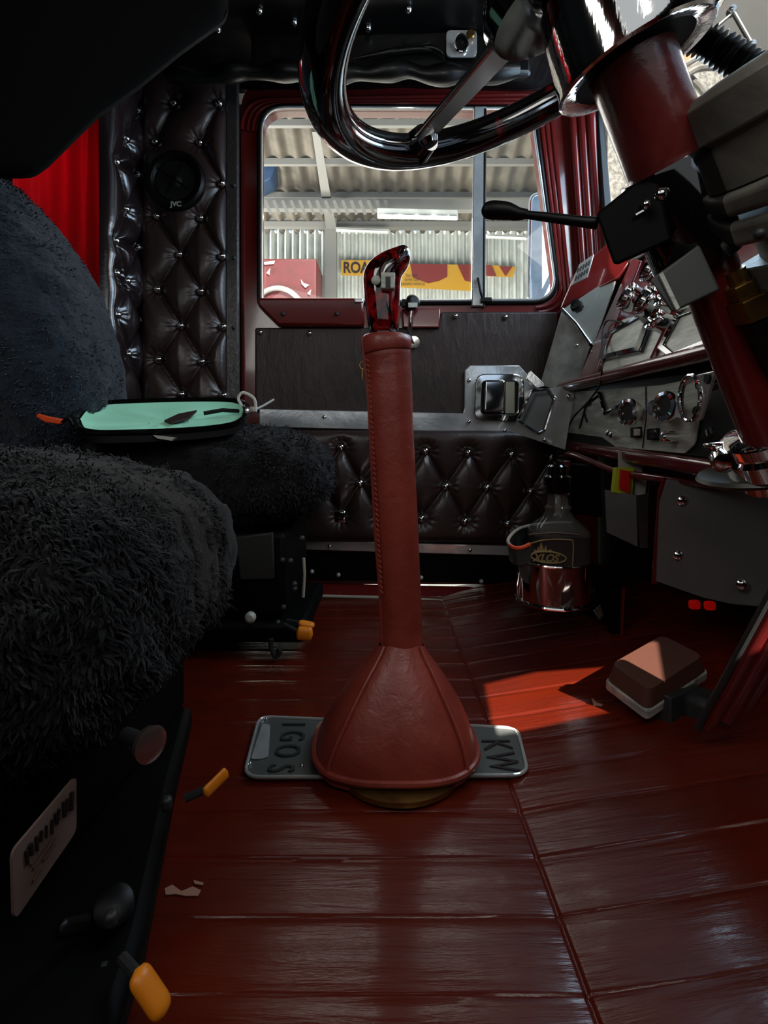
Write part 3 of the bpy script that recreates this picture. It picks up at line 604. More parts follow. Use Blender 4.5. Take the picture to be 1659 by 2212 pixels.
# ------------------------------------------------------------------ steering wheel and column
C0 = Vector((.15818884, .45597337, .81360609)); NW = Vector((-.38885944, -.07619901, .91814054)).normalized()
uW = NW.cross(Vector((0, 1, 0))).normalized(); vW = NW.cross(uW)
sc_ = thing('steering_column', 'black and red marbled steering wheel on its red painted column, upper right', 'steering wheel')
def wp(a, r=.23, h=0): return C0 + (uW * math.cos(a) + vW * math.sin(a)) * r + NW * h
rim = mat('black_red_marbled_rim', (.003, .002, .002), .06, coat=1, var=((.34, .004, .006), 13, None, .56, .70))
sw = MB().tube([wp(2 * math.pi * i / 120) for i in range(120)], .0205, 24, True, up=NW).build('steering_wheel', rim, sc_, smooth=80)
AX_T = P(1299, 20, .43); AX_B = P(1672, 940, .52); AX = (AX_B - AX_T).normalized()
hub = AX_T - AX * .0
# spokes: flat chrome arms from the hub to the rim
best = min(range(360), key=lambda k: abs((lambda p: (CX + F * p.x / p.y - 890) ** 2 + (HY - F * (p.z - CZ) / p.y - 300) ** 2)(wp(math.radians(k)))))
for k in range(3):
    a = math.radians(best + 120 * k)
    inner = C0 + (wp(a) - C0) * .26; outr = wp(a, .222)
    nrm = NW; sdv = (outr - inner).normalized().cross(nrm)
    w0, w1 = .022, .016
    mb = MB().prism([inner + sdv * w0, outr + sdv * w1, outr - sdv * w1, inner - sdv * w0], nrm * .007); mb.build('spoke', mat('satin_chrome', (.8, .8, .8), .2, 1), sw, bevel=.003)
    MB().lathe([(0, .013), (.006, .010)], outr - NW * .004 - (outr - C0).normalized() * .02, -NW, 14).build('spoke_screw', CHR, sw)
    MB().tube([outr - (outr - C0).normalized() * .02, outr + (outr - C0).normalized() * .006], [.017, .021], 16).build('spoke_socket', rim, sw)
MB().lathe([(-.012, .068), (.0, .074), (.012, .070), (.018, .05)], C0, NW, 48).build('hub_plate', BLKG, sw)
cupc = P(1368, 140, .445)
MB().lathe([(-.075, .050), (-.07, .056), (-.04, .060), (-.006, .063), (0, .065), (.002, .063), (.0, .05), (-.01, .04)], cupc, -NW, 64, False).build('chrome_bell', mat('wavy_chrome', (.85, .85, .84), .07, 1, bump=(.35, 16, (1, 1, .15))), sw)
MB().lathe([(-.001, .0635), (-.0005, .034)], cupc, -NW, 48, False).build('bell_underside', BLKM, sw)
uptop = P(1362, 130, .445); upbot = P(1450, 372, .470)
dU = (upbot - uptop).normalized()
MB().lathe([(-.03, .0345), (0, .0350), ((upbot - uptop).length - .006, .0350), ((upbot - uptop).length, .033)], uptop, dU, 40).build('upper_tube', REDC, sc_)
lo0 = P(1450, 372, .470); lo1 = P(1672, 960, .535)
dL = (lo1 - lo0).normalized(); LL = (lo1 - lo0).length
MB().lathe([(0, .0245), (LL, .0265)], lo0, dL, 36).build('lower_tube', REDM, sc_)
MB().lathe([(-.004, .0375), (.0, .0390), (.085, .0385), (.09, .036)], P(1437, 368, .465), dU, 40).build('switch_collar', BLKG, sc_)
bxp = [P(1287, 462, .44), P(1370, 395, .44), P(1425, 395, .44), P(1452, 520, .44), P(1335, 572, .44), P(1325, 570, .44)]
MB().prism(rounded(bxp, .004, 4), (.020, .045, .018)).build('signal_housing', mat('matt_black_housing', (.0012, .0012, .0012), .6, spec=.1), sc_, bevel=.003)
sgl = MB().tube([P(1290, 482, .46), P(1250, 478, .462), P(1180, 469, .47), P(1130, 463, .475)], [.0056, .0048, .0042, .0036], 12).build('signal_stalk', BLKP, sc_)
ks = smoothpath([P(1140, 462, .475), P(1120, 462, .476), P(1095, 456, .478), P(1065, 454, .48), P(1048, 455, .481), P(1043, 455, .482)], 4)
MB().tube(ks, list(np.interp(range(len(ks)), [0, 4, 8, 12, 16, 20], [.0040, .0058, .0080, .0086, .0070, .002])), 16).build('stalk_knob', BLKP, sgl)
MB().ball(P(1427, 420, .425), .0052).build('housing_screw', CHR, sc_)
MB().ball(P(1395, 442, .436), .004).tube([P(1372, 465, .436), P(1402, 448, .436)], .0014, 6).build('housing_latch', CHR, sc_)
# strap clamp
MB().prism([P(1404, 604, .445), P(1510, 528, .445), P(1556, 626, .445), P(1452, 676, .445)], (.022, .04, .012)).build('strap_clamp', mat('grey_paint', (.055, .055, .053), .5), sc_, bevel=.002)
MB().prism([P(1421, 594, .4445), P(1429, 589, .4445), P(1466, 666, .4445), P(1459, 671, .4445)], (0, -.002, 0)).build('clamp_edge', BRA, sc_)
# cast valve beside the column
vv = thing('steering_valve', 'bulky cast aluminium valve bolted beside the red steering column', 'valve')
vo = P(1700, 148, .42) - AX * .036
MB().lathe([(.017, .050), (.020, .076), (.026, .084), (.055, .084), (.058, .081)], vo, AX, 48).build('top_cap', CAST, vv, bevel=.001)
MB().lathe([(.058, .082), (.060, .078), (.098, .076), (.10, .072)], vo, AX, 48).build('body', CAST, vv)
for t0, hh, w_ in ((.100, .020, .17), (.124, .022, .175)):
    c = vo + AX * (t0 + hh / 2); uu = AX.cross(Vector((0, 1, 0))).normalized(); ww = AX.cross(uu); M = Matrix((uu, ww, AX)).transposed()
    MB().box(c, (w_, .11, hh), M).build('flange', CAST, vv, bevel=.006, seg=3)
MB().lathe([(.146, .060), (.175, .058), (.18, .05)], vo, AX, 40).build('lower_body', CAST, vv)
c = vo + AX * .193; MB().box(c, (.150, .09, .046), M).build('mounting_block', mat('pale_cast', (.22, .22, .20), .5, .6, bump=(.2, 60)), vv, bevel=.002)
MB().ball(P(1640, 505, .36), .004).build('plug_screw', DGREY, vv)
ft = thing('brass_fitting', 'brass hose fitting below the cast valve at the right edge', 'fitting')
def hexn(c, ax, r, h): return MB().lathe([(0, r * .92), (.001, r), (h - .001, r), (h, r * .92)], c, ax, 6)
hexn(P(1594, 612, .47), AX, .014, .014).build('nut', BRASS, ft, smooth=20); hexn(P(1612, 640, .47), AX, .017, .022).build('nut', BRASS, ft, smooth=20)
MB().lathe([(-.01, .009), (.06, .009)], P(1594, 605, .47), AX, 16).build('threaded_stem', BRASS, ft)
hs = tag(MB().tube([P(1636, 690, .47), P(1665, 760, .48), P(1720, 860, .5)], .013, 16).build('hose', BLKP), 'black rubber hose leaving the brass fitting beside the red column', 'hose')
# corrugated hose
hp_ = smoothpath([P(1478, 72, .62), P(1530, 92, .62), P(1590, 128, .61), P(1640, 160, .60)], 24)
mb = MB(); mb.tube(hp_, [.0165 + .003 * math.sin(i * 1.45) for i in range(len(hp_))], 20)
tag(mb.build('corrugated_hose', BLKP, smooth=80), 'black corrugated hose behind the steering column near the top right corner', 'hose')

# ------------------------------------------------------------------ dashboard
db_ = thing('dashboard', 'red and aluminium truck dashboard running along the right side', 'dashboard')
XL = .47; NUp = Vector((-.32, 0, .15)).normalized(); U0 = (XL, 1, .55); NLo = Vector((-1, 0, 0)); L0 = (XL, 1, .5)
def up(px, py, off=0): return ray(px, py, Vector(U0) + NUp * off, NUp)
def lo_(px, py, off=0): return ray(px, py, Vector(L0) + NLo * off, NLo)
MB().prism([up(1245, 832), up(1368, 556), up(1600, 470), up(1700, 560), up(1640, 750), up(1545, 768)], -NUp * .015).build('upper_fascia', REDM, db_, bevel=.002)
MB().prism([up(1288, 812, .003), up(1300, 735, .003), up(1345, 690, .003), up(1500, 640, .003), up(1545, 700, .003), up(1540, 762, .003)], -NUp * .006).build('upper_aluminium_panel', BRA, db_, bevel=.001)
for a, b in ((( 1300, 728), (1412, 662)), ((1425, 765), (1530, 655))): pass
for poly in ([(1290, 778), (1304, 722), (1390, 672), (1405, 690), (1380, 758)], [(1418, 752), (1462, 672), (1520, 650), (1530, 742), (1445, 775)]):
    q = [up(a, b, .012) for a, b in poly]; cq = sum(q, Vector()) / len(q); qi = [p + (cq - p) * .28 for p in q]
    sc2 = holed('screen_frame', q, [qi], -NUp * .012, BLKG, db_, .002)
    MB().prism([p - NUp * .004 for p in qi], -NUp * .003).build('screen', BRA, sc2)
MB().tube([up(1405, 790, .004), up(1440, 715, .004), up(1462, 665, .004)], .007, 8).build('panel_divider', REDM, db_)
# posts and rails
MB().prism([up(1243, 830, .012), up(1366, 556, .012), up(1384, 562, .012), up(1284, 812, .012)], -NUp * .02).build('corner_post', REDM, db_, bevel=.003)
a0 = Vector((XL - .02, 1.30, .553)); a1 = Vector((XL - .02, .60, .535))
MB().tube([a0, (a0 + a1) / 2, a1], .013, 12, flat=1.2).build('middle_rail', REDM, db_, smooth=60)
MB().box((XL + .03, .96, .53), (.05, .70, .02)).build('shadow_gap', BLKM, db_)
MB().prism([lo_(1232, 842), lo_(1548, 796), lo_(1659, 800), lo_(1659, 1005), lo_(1210, 952)], (.03, 0, 0)).build('lower_fascia', mat('grey_black_panel', (.03, .032, .03), .4, .5), db_, bevel=.002)
MB().prism(rounded([lo_(1243, 846, .004), lo_(1425, 832, .004), lo_(1525, 812, .004), lo_(1500, 960, .004), lo_(1478, 980, .004), lo_(1330, 966, .004), lo_(1300, 945, .004), lo_(1222, 934, .004)], .006, 4), (.003, 0, 0)).build('switch_panel', BRA, db_, bevel=.001)
MB().tube([lo_(1395, 835, .005), lo_(1396, 900, .005), lo_(1388, 968, .005)], .0012, 6).build('panel_joint', DGREY, db_)
# gauge bezels standing off the upper fascia
gauges = [(1404, 576, 32, 'gauge'), (1353, 640, 30, 'gauge'), (1393, 645, 36, 'gauge'), (1432, 640, 24, 'gauge'), (1412, 688, 24, 'gauge')]
for gx_, gy_, rp_, nm in gauges:
    c = up(gx_, gy_, .03); r = rp_ * c.y / F
    g = MB().lathe([(-.035, r * .90), (-.008, r), (.0, r * 1.06), (.004, r), (.001, r * .86), (-.010, r * .80)], c, NUp, 32, False).build(nm, CHR, db_)
    MB().lathe([(-.012, r * .84), (-.011, .0005)], c, NUp, 28, False).build('gauge_dial', BLKG, g)
    MB().box(c - NUp * .009, (.002, r * .9, .002), Matrix.Rotation(random.random() * 3, 3, NUp)).build('gauge_needle', WHT, g)
for kx, ky, rp_, off in ((1357, 890, 27, .03), (1437, 878, 30, .035)):
    c = lo_(kx, ky, off); r = rp_ * c.y / F; ax = Vector((-1, -.25, .1))
    k_ = MB().lathe([(-.03, r * .5), (-.012, r * .55), (-.010, r * 1.0), (.0, r * 1.12), (.005, r * 1.05), (.006, r * .8), (.002, r * .75)], c, ax, 28, False).build('chrome_knob', CHR, db_)
    MB().lathe([(.001, r * .78), (.0015, .0005)], c, ax, 28, False).build('knob_face', mat('smoky_face', (.09, .09, .085), .2, .5), k_)
# big ring opening plate
rp = [lo_(1470, 835, .05), lo_(1545, 800, .05), lo_(1512, 910, .05), lo_(1455, 900, .05)]
cc_ = lo_(1493, 860, .05); hole = [cc_ + Vector((0, .024 * math.cos(a), .031 * math.sin(a))) for a in [2 * math.pi * i / 24 for i in range(24)]]
holed('ignition_plate', rounded(rp, .006, 4), [hole], (.004, 0, 0), POL, db_, .0015)
MB().tube([p + Vector((-.002, 0, 0)) for p in hole], .003, 8, True).build('ignition_ring', CHR, db_)
MB().lathe([(-.02, .008), (.0, .010), (.004, .007)], cc_ + Vector((.01, -.005, .018)), (-1, 0, 0), 16).build('ignition_lock', CHR, db_)
for q in ((1529, 818), (1504, 888)): MB().lathe([(0, .007), (.002, .006)], lo_(*q, .051), (-1, 0, 0), 14).build('plate_hole', BLKP, db_)
MB().lathe([(-.03, .012), (0, .013)], lo_(1410, 880, .03), (-1, -.4, .2), 20).build('chrome_stub', CHR, db_)
tg = MB().lathe([(0, .008), (.004, .008), (.01, .003), (.035, .004)], lo_(1297, 852, .004), (-1, -.2, -.7), 14); tg.build('toggle_switch', BLKG, db_)
MB().tube([lo_(1297, 852, .006), lo_(1308, 893, .012), lo_(1340, 878, .02)], .005, 8).build('black_lever', BLKG, db_)
for q in ((1323, 936), (1330, 940)): MB().lathe([(0, .007), (.012, .006), (.014, .003)], lo_(*q, .004), (-1, -.2, 0), 14).build('push_button', CHR, db_)
for q in ((1376, 934), (1413, 938)):
    s_ = MB().box(lo_(*q, .006), (.012, .030, .020)).build('rocker_switch', BLKP, db_, bevel=.002); MB().box(lo_(*q, .014), (.004, .018, .012)).build('rocker', BRA if q[0] < 1400 else BLKG, s_, bevel=.001)
MB().box(lo_(1447, 942, .008), (.012, .016, .016)).build('red_tell_tale', mat('dark_red_lens', (.2, .01, .008), .2), db_, bevel=.002)
MB().lathe([(0, .008), (.03, .007), (.033, .004)], lo_(1464, 944, .004), (-1, -.3, 0), 14).build('chrome_button', CHR, db_)
for a, b in (((1268, 868), (1252, 925)), ((1258, 880), (1276, 872)), ((1262, 892), (1268, 912))): MB().tube([lo_(*a, .006), lo_(*b, .006)], .0022, 6).build('slot_mark', INK, db_)
MB().ball(lo_(1243, 858, .004), .005, squash=(-1, 0, 0)).build('panel_screw', CHR, db_)
MB().tube([lo_(1536, 925, .02), lo_(1540, 938, .025), lo_(1531, 944, .025), lo_(1528, 930, .02)], .003, 8).build('cable_hook', DGREY, db_)
# bottom rail, lower rail
b0 = Vector((.445, 1.32, .408)); b1 = Vector((.455, .56, .368))
MB().box((b0 + b1) / 2 + Vector((.03, 0, 0)), (.07, .78, .024), Matrix.Rotation(math.atan2(b0.z - b1.z, b0.y - b1.y), 3, 'X')).build('bottom_rail', REDM, db_, bevel=.008, seg=3)
MB().tube(smoothpath([P(1222, 985, 1.20), P(1240, 983, 1.15), P(1330, 1018, .99), P(1400, 1030, .9), P(1530, 1045, .78), P(1659, 1058, .66)]), .007, 10).build('lower_beading', REDM, db_)
MB().box((.605, .95, .30), (.03, .72, .20)).build('knee_panel', mat('dark_red_paint', (.05, .006, .005), .3, coat=.5), db_, bevel=.004)
MB().prism([P(1235, 1000, 1.12), P(1300, 1005, 1.05), P(1302, 1120, 1.05), P(1240, 1110, 1.12)], (0, .02, 0)).build('black_vent_box', BLKM, db_, bevel=.01)
MB().prism([P(1218, 995, 1.14), P(1234, 995, 1.13), P(1226, 1060, 1.12), P(1218, 1100, 1.13)], (0, .01, 0)).build('red_edge', REDM, db_, bevel=.002)
# dash end towards the passenger door: red top, vent, polished sheets
Ye = 1.29
MB().prism([P(1208, 668, 1.36), P(1240, 590, 1.36), P(1328, 508, 1.30), P(1372, 556, 1.26), P(1335, 600, 1.26)], (.01, .03, -.01)).build('dash_end_cap', REDM, db_, bevel=.006)
MB().prism([P(1213, 670, 1.345), P(1335, 590, 1.27), P(1283, 745, 1.275), P(1272, 745, 1.285)], (.006, .008, 0)).build('polished_gusset', mat('hazy_aluminium', (.5, .52, .48), .3, .35, bump=(.2, 20), var=((.36, .38, .35), 12)), db_, bevel=.001)
MB().prism([P(1166, 832, 1.36), P(1213, 672, 1.345), P(1276, 745, 1.283), P(1246, 832, 1.28), P(1240, 850, 1.28)], (.006, .008, 0)).build('lower_gusset', mat('dusty_aluminium', (.42, .42, .38), .35, .3, bump=(.2, 30), var=((.20, .20, .18), 14)), db_, bevel=.001)
MB().tube([P(1214, 668, 1.335), P(1245, 700, 1.31), P(1276, 744, 1.275)], .005, 10).build('chrome_rib', CHR, db_)
kk = MB().lathe([(0, .016), (.008, .016), (.010, .011), (.026, .012), (.028, .006)], P(1247, 664, 1.30), (-.5, -.8, .2), 8); kk.build('black_knob', BLKP, db_)
for q in ((1247, 746, 1.3),): MB().ball(P(*q), .004).build('gusset_rivet', CHR, db_)
vn = MB().prism([P(1235, 618, 1.32), P(1252, 572, 1.32), P(1284, 550, 1.29), P(1270, 600, 1.29)], (-.003, -.004, 0)).build('air_vent', POL, db_, bevel=.001)
for k in range(5):
    for j in range(2):
        x0 = 1242 + 6 * k + 4 * j + 1; y0 = 606 - 17 * j - 4.0 * k
        MB().tube([P(x0, y0, 1.293 - .004 * k), P(x0 + 3, y0 - 10, 1.293 - .004 * k)], .0022, 6).build('vent_slot', BLKP, vn)
# cable hanging over the dash
tag(MB().tube(smoothpath([up(1345, 697, .02), up(1312, 693, .02), up(1302, 720, .02), lo_(1300, 790, .03), lo_(1296, 830, .03), lo_(1270, 868, .03), lo_(1240, 900, .02), lo_(1225, 930, .02)]), .0022, 6).build('cable', BLKP), 'thin black cable drooping across the left end of the dashboard', 'cable')
# polished bracket box near the door handle
br = thing('grab_bracket', 'angled polished bracket with a recessed cup beside the inside door handle', 'bracket')
bo = [P(1150, 842, 1.30), P(1243, 832, 1.24), P(1218, 970, 1.22), P(1108, 934, 1.31), P(1112, 918, 1.31)]
bi = rounded([P(1148, 845, 1.30), P(1186, 842, 1.278), P(1200, 862, 1.268), P(1176, 930, 1.262), P(1160, 936, 1.268), P(1118, 908, 1.305)], .006, 4)
nb = (bo[1] - bo[0]).cross(bo[3] - bo[0]).normalized()
bi = [p - nb * nb.dot(p - bo[0]) for p in bi]; bo = [p - nb * nb.dot(p - bo[0]) for p in bo]
holed('bracket_plate', bo, [bi], (.002, .006, 0), POL, br, .001)
MB().prism([p + Vector((.004, .03, 0)) for p in bi], (0, .004, 0)).build('recess_back', GREYP, br)
MB().tube([p + Vector((-.001, -.003, 0)) for p in bi], .004, 8, True).build('recess_rim', CHR, br)
for q in ((1226, 857, 1.235), (1174, 950, 1.25)): MB().ball(P(*q) + Vector((0, -.006, 0)), .0058).build('bracket_screw', CHR, br)
MB().prism([P(1146, 800, 1.36), P(1180, 833, 1.35), P(1160, 838, 1.35), P(1138, 818, 1.37)], (0, .01, 0)).build('bracket_wing', POL, br, bevel=.001)

# ------------------------------------------------------------------ grey knee plate, document pocket
kp_ = thing('kick_plate', 'large flat grey steel plate with domed bolts below the dashboard', 'plate')
kpp = [P(1440, 1035, .84), P(1560, 1042, .79), P(1700, 1078, .72), P(1700, 1316, .72), P(1580, 1306, .77), P(1520, 1292, .80), P(1416, 1256, .85), P(1424, 1085, .845)]
MB().prism(kpp, (.004, .006, 0)).build('plate', GREYP, kp_, bevel=.0015)
for q in ((1473, 1081, .822), (1465, 1200, .825), (1602, 1263, .752)): MB().lathe([(-.002, .0085), (.003, .008), (.006, .004)], P(*q), (-.3, -1, 0), 18).build('dome_bolt', CHR, kp_)
MB().tube([P(1440, 1035, .85), P(1430, 1060, .86), P(1415, 1260, .865)], .006, 8).build('red_edge', REDM, kp_)
pk = thing('document_pocket', 'steel document pocket hanging under the dashboard beside the grey plate', 'pocket')
MB().prism([P(1306, 1058, .96), P(1375, 1070, .93), P(1378, 1182, .93), P(1310, 1150, .96)], (.002, .004, 0)).build('front_face', GREYP, pk, bevel=.001)
MB().prism([P(1376, 1070, .93), P(1400, 1066, .955), P(1398, 1184, .955), P(1382, 1184, .93)], (.004, .004, 0)).build('pocket_side', POL, pk, bevel=.001)
MB().prism([P(1400, 1050, .955), P(1418, 1052, .965), P(1412, 1186, .965), P(1396, 1186, .955)], (.004, .006, 0)).build('mounting_flange', CHR, pk, bevel=.002)
ppz = MB().prism([P(1336, 972, .965), P(1345, 975, .965), P(1366, 966, .965), P(1368, 972, .965), P(1378, 975, .965), P(1376, 1070, .965), P(1336, 1066, .965)], (0, .002, 0)); tag(ppz.build('folded_paper', PAP), 'crumpled white paper, topmost in the document pocket', 'paper')
ppz = MB().prism([P(1374, 998, .955), P(1390, 1000, .955), P(1386, 1026, .955), P(1398, 1028, .955), P(1393, 1074, .955), P(1370, 1068, .955)], (0, .002, 0)); tag(ppz.build('folded_paper', PAP), 'folded white paper at the right side of the document pocket', 'paper')
cb_ = thing('packet', 'yellow-green and red packet sticking up from the document pocket', 'packet')
MB().prism([P(1330, 1010, .945), P(1371, 1010, .945), P(1366, 1072, .945), P(1325, 1064, .945)], (0, .012, 0)).build('wrapper', mat('lime_yellow', (.55, .62, .03), .5), cb_, bevel=.001)
MB().prism([P(1338, 1014, .943), P(1361, 1018, .943), P(1359, 1066, .943), P(1336, 1056, .943)], (0, -.004, 0)).build('red_face', mat('bright_red', (.75, .02, .01), .4), cb_, bevel=.001)

# ------------------------------------------------------------------ cup holder with decanter bottle
YB_ = .97; cc = P(1195, 1270, YB_)
ch = thing('cup_holder', 'round chrome cup holder bracketed below the dashboard holding the bottle', 'cup holder')
rB = .066; zb = P(0, 1322, YB_ - rB).z + .004; zt = P(0, 1226, YB_ - rB).z
cup = MB().lathe([(0, .04), (0, rB), (.004, rB), (zt - zb, rB * 1.04), (zt - zb, rB * .99), (.006, rB * .94), (.006, .02)], (cc.x, YB_, zb), (0, 0, 1), 56, False).build('cup', CHR, ch)
MB().tube([Vector((cc.x + rB * 1.03 * math.cos(a), YB_ + rB * 1.03 * math.sin(a), zb)) for a in [2 * math.pi * i / 48 for i in range(48)]], .0032, 8, True).build('cup_base_ring', CHR, cup)
MB().tube([Vector((cc.x + rB * 1.04 * math.cos(a), YB_ + rB * 1.04 * math.sin(a), zt)) for a in [2 * math.pi * i / 48 for i in range(48)]], .0025, 8, True).build('cup_rim', CHR, cup)
MB().prism([P(1232, 1232, .97), P(1262, 1215, .99), P(1345, 1240, .98), P(1350, 1262, .97), P(1270, 1262, .96)], (0, .03, 0)).prism([P(1280, 1240, .985), P(1345, 1240, .985), P(1345, 1390, .985), P(1330, 1390, .985)], (0, .02, 0)).build('holder_bracket', BLKM, ch, bevel=.004)
bt = thing('bottle', 'clear glass spirit bottle with a black and gold flame label in the cup holder', 'bottle')
bx0 = P(1205, 1200, YB_).x; zB = zb + .008
def zz(py): return P(0, py, YB_).z
secs = [(zB, .046, .042, .35), (zz(1150), .050, .044, .35), (zz(1143), .049, .043, .4), (zz(1133), .044, .038, .6), (zz(1118), .030, .028, .9), (zz(1104), .022, .022, 1), (zz(1095), .024, .024, 1), (zz(1090), .019, .019, 1), (zz(1060), .018, .018, 1)]
mb = MB(); nn_ = 48; vs2 = []
for z, ra, rb_, ex in secs:
    for i in range(nn_):
        a = 2 * math.pi * i / nn_ - .35; x_, y_ = sup(a, ex); vs2.append((bx0 + x_ * ra, YB_ + y_ * rb_, z))
mb.add(vs2, [(j * nn_ + i, j * nn_ + (i + 1) % nn_, (j + 1) * nn_ + (i + 1) % nn_, (j + 1) * nn_ + i) for j in range(len(secs) - 1) for i in range(nn_)] + [tuple(range(nn_))])
mb.build('glass_body', GLD, bt, smooth=50)
mb = MB(); vs3 = []
for z in (zB + .01, zz(1152)):
    for i in range(nn_):
        a = 2 * math.pi * i / nn_ - .35; x_, y_ = sup(a, .35); vs3.append((bx0 + x_ * .0515, YB_ + y_ * .0455, z))
mb.add(vs3, [(i, (i + 1) % nn_, nn_ + (i + 1) % nn_, nn_ + i) for i in range(nn_)]); lbl = mb.build('label', mat('black_label', (.045, .034, .032), .4, coat=.2), bt, smooth=50)
yl = YB_ - .0470
MB().tube([P(1142, 1155, yl), P(1200, 1151, yl), P(1252, 1156, yl)], .0016, 6).build('label_stripe', BROWNC, lbl)
MB().tube(smoothpath([P(1145, 1174, yl), P(1180, 1166, yl), P(1228, 1166, yl), P(1238, 1172, yl), P(1238, 1200, yl), P(1236, 1232, yl)]), .0012, 6).build('label_border', GOLD, lbl)
el = [P(1185 + 38 * math.cos(a), 1204 + 12 * math.sin(a) + 3 * math.cos(a), yl) for a in [2 * math.pi * i / 32 for i in range(32)]]
MB().tube(el, .0018, 6, True).build('emblem_oval', GOLD, lbl)
fl = [(1150, 1198), (1156, 1186), (1158, 1192), (1163, 1180), (1164, 1188), (1169, 1170), (1173, 1182), (1175, 1188), (1179, 1178), (1183, 1190), (1190, 1186), (1194, 1194), (1170, 1192)]
MB().prism([P(a, b, yl) for a, b in fl], (0, .0008, 0)).build('emblem_flames', GOLD, lbl)
lettering('XLOS', .019, P(1178, 1206, yl - .0005), (1, 0, -.03), (0, 0, 1), GOLD, lbl, sx=.95, shear=.35, bold=.0006)
MB().prism([P(1196, 1224, yl), P(1234, 1226, yl), P(1233, 1236, yl), P(1196, 1234, yl)], (0, -.0006, 0)).build('gold_band', GOLD, lbl)
for k in range(6): MB().tube([P(1242, 1198 + 7 * k, yl + .003), P(1257, 1200 + 7 * k, yl + .012)], .0008, 6).build('label_line', PAP, lbl)
MB().lathe([(zz(1062) - .002, .022), (zz(1050), .023), (zz(1048), .026), (zz(1030), .027), (zz(1026), .020), (zz(1008), .019), (zz(1004), .015)], (bx0, YB_, 0), (0, 0, 1), 24).build('stopper', BLKG, bt)
MB().tube([Vector((bx0, YB_, zz(1052))), Vector((bx0, YB_, zz(1110)))], .006, 12).build('pourer_tube', mat('clear_plastic', (.35, .35, .32), .2), bt)
# leather strap round the holder
stp = smoothpath([P(1236, 1130, 1.04), P(1180, 1132, 1.04), P(1125, 1142, 1.0), P(1098, 1166, .96), P(1106, 1182, .93), P(1125, 1184, .92), P(1145, 1176, .92)], 8)
sv = []; nS = len(stp)
for p in stp: sv += [p, p + Vector((.002, 0, -.030)), p + Vector((.004, .006, -.030)), p + Vector((0, .006, 0))]
mb = MB(); mb.add(sv, [(4 * i + k, 4 * i + (k + 1) % 4, 4 * (i + 1) + (k + 1) % 4, 4 * (i + 1) + k) for i in range(nS - 1) for k in range(4)] + [(0, 1, 2, 3), (4 * nS - 4, 4 * nS - 3, 4 * nS - 2, 4 * nS - 1)])
so_ = tag(mb.build('strap', STRAP, smooth=60), 'grey leather strap with a pale edge and orange tip looped left of the bottle', 'strap')
MB().tube([p + Vector((0, 0, .001)) for p in stp[:34]], .0032, 8).build('pale_edge', CREAM, so_); MB().tube([p + Vector((0, -.001, .001)) for p in stp[30:]], .0034, 8).build('orange_tip', ORT, so_)
MB().prism([P(1110, 1190, .93), P(1140, 1190, .92), P(1142, 1262, .93), P(1130, 1255, .93)], (0, .004, 0)).build('strap_tail', STRAP, so_)

# ------------------------------------------------------------------ pedal, red jamb and small things under the dash
pd = thing('foot_pedal', 'brown rubber foot pedal on a worn metal base, lower right', 'pedal')
tp = [P(1322, 1448, .74), P(1430, 1386, .79), P(1516, 1436, .74), P(1402, 1506, .685)]
fr = [Vector((p.x, p.y, p.z)) for p in tp]; cenp = sum(fr, Vector()) / 4; fr = [cenp + (p - cenp) * 1.08 for p in fr]
n_ = (fr[1] - fr[0]).cross(fr[3] - fr[0]).normalized()
if n_.z < 0: n_ = -n_
fr = [p - n_ * n_.dot(p - cenp) for p in fr]
topf = rounded([p + n_ * .012 for p in [cenp + (q - cenp) * .94 for q in fr]], .012, 5); botf = rounded(fr, .012, 5)
mb = MB(); k = len(topf); mid2 = [p - n_ * .012 for p in rounded([cenp + (q - cenp) * 1.06 for q in fr], .012, 5)]
mb.add(topf + botf + mid2, [tuple(range(k))] + [(i, (i + 1) % k, k + (i + 1) % k, k + i) for i in range(k)] + [(k + i, k + (i + 1) % k, 2 * k + (i + 1) % k, 2 * k + i) for i in range(k)]); mb.build('rubber_pad', PEDAL, pd, smooth=35)
bs = [p - n_ * .013 for p in [cenp + (q - cenp) * 1.09 for q in fr]]; MB().prism(rounded(bs, .008, 4), -n_ * .016).build('metal_base', mat('worn_pale_metal', (.62, .60, .55), .45, .2, bump=(.5, 40), var=((.13, .12, .11), 25)), pd, bevel=.003)
MB().box(cenp - n_ * .045 + Vector((.0, -.01, 0)), (.07, .08, .05), Matrix.Rotation(.5, 3, 'Z')).build('pedal_mount', DGREY, pd, bevel=.002)
MB().box(P(1530, 1540, .70), (.05, .05, .05), Matrix.Rotation(.6, 3, 'Z')).build('pedal_hinge', DGREY, pd, bevel=.01)
tr = MB()
e0, e1 = P(1530, 1568, .62), P(1720, 1225, .50); dd = (e1 - e0).normalized(); px_ = Vector((.8, -.3, .4)).normalized()
for k, (off, r_) in enumerate(((0, .008), (.016, .011), (.034, .009))): tr.tube([e0 + px_ * off + dd * (.012 * k - .0), e1 + px_ * off], r_, 12)
struct(tr.build('trim_3', REDM, smooth=60), 'ribbed glossy red trim at the foot of the driver door opening')
MB().tube([e0 - px_ * .012, e1 - px_ * .012], .004, 8).build('grey_edge', DGREY, bpy.data.objects['trim_3'])
for q in ((1500, 1306), (1533, 1308)):
    o_ = MB().box(P(*q, .92), (.018, .012, .016)).build('warning_lamp', LAMPR, bevel=.004)
    tag(o_, 'small glowing red lamp below the grey plate, ' + ('left' if q[0] == 1500 else 'right') + ' one of two', 'lamp', 'red lamps under the dash')
gr = thing('heater_grille', 'small slanted grey grille under the bottle holder', 'grille')
for k in range(5): MB().tube([P(1284 + 6 * k, 1318 - 5 * k, 1.05), P(1296 + 4 * k, 1336 - 4 * k, 1.05)], .003, 6).build('slat', BRA, gr)
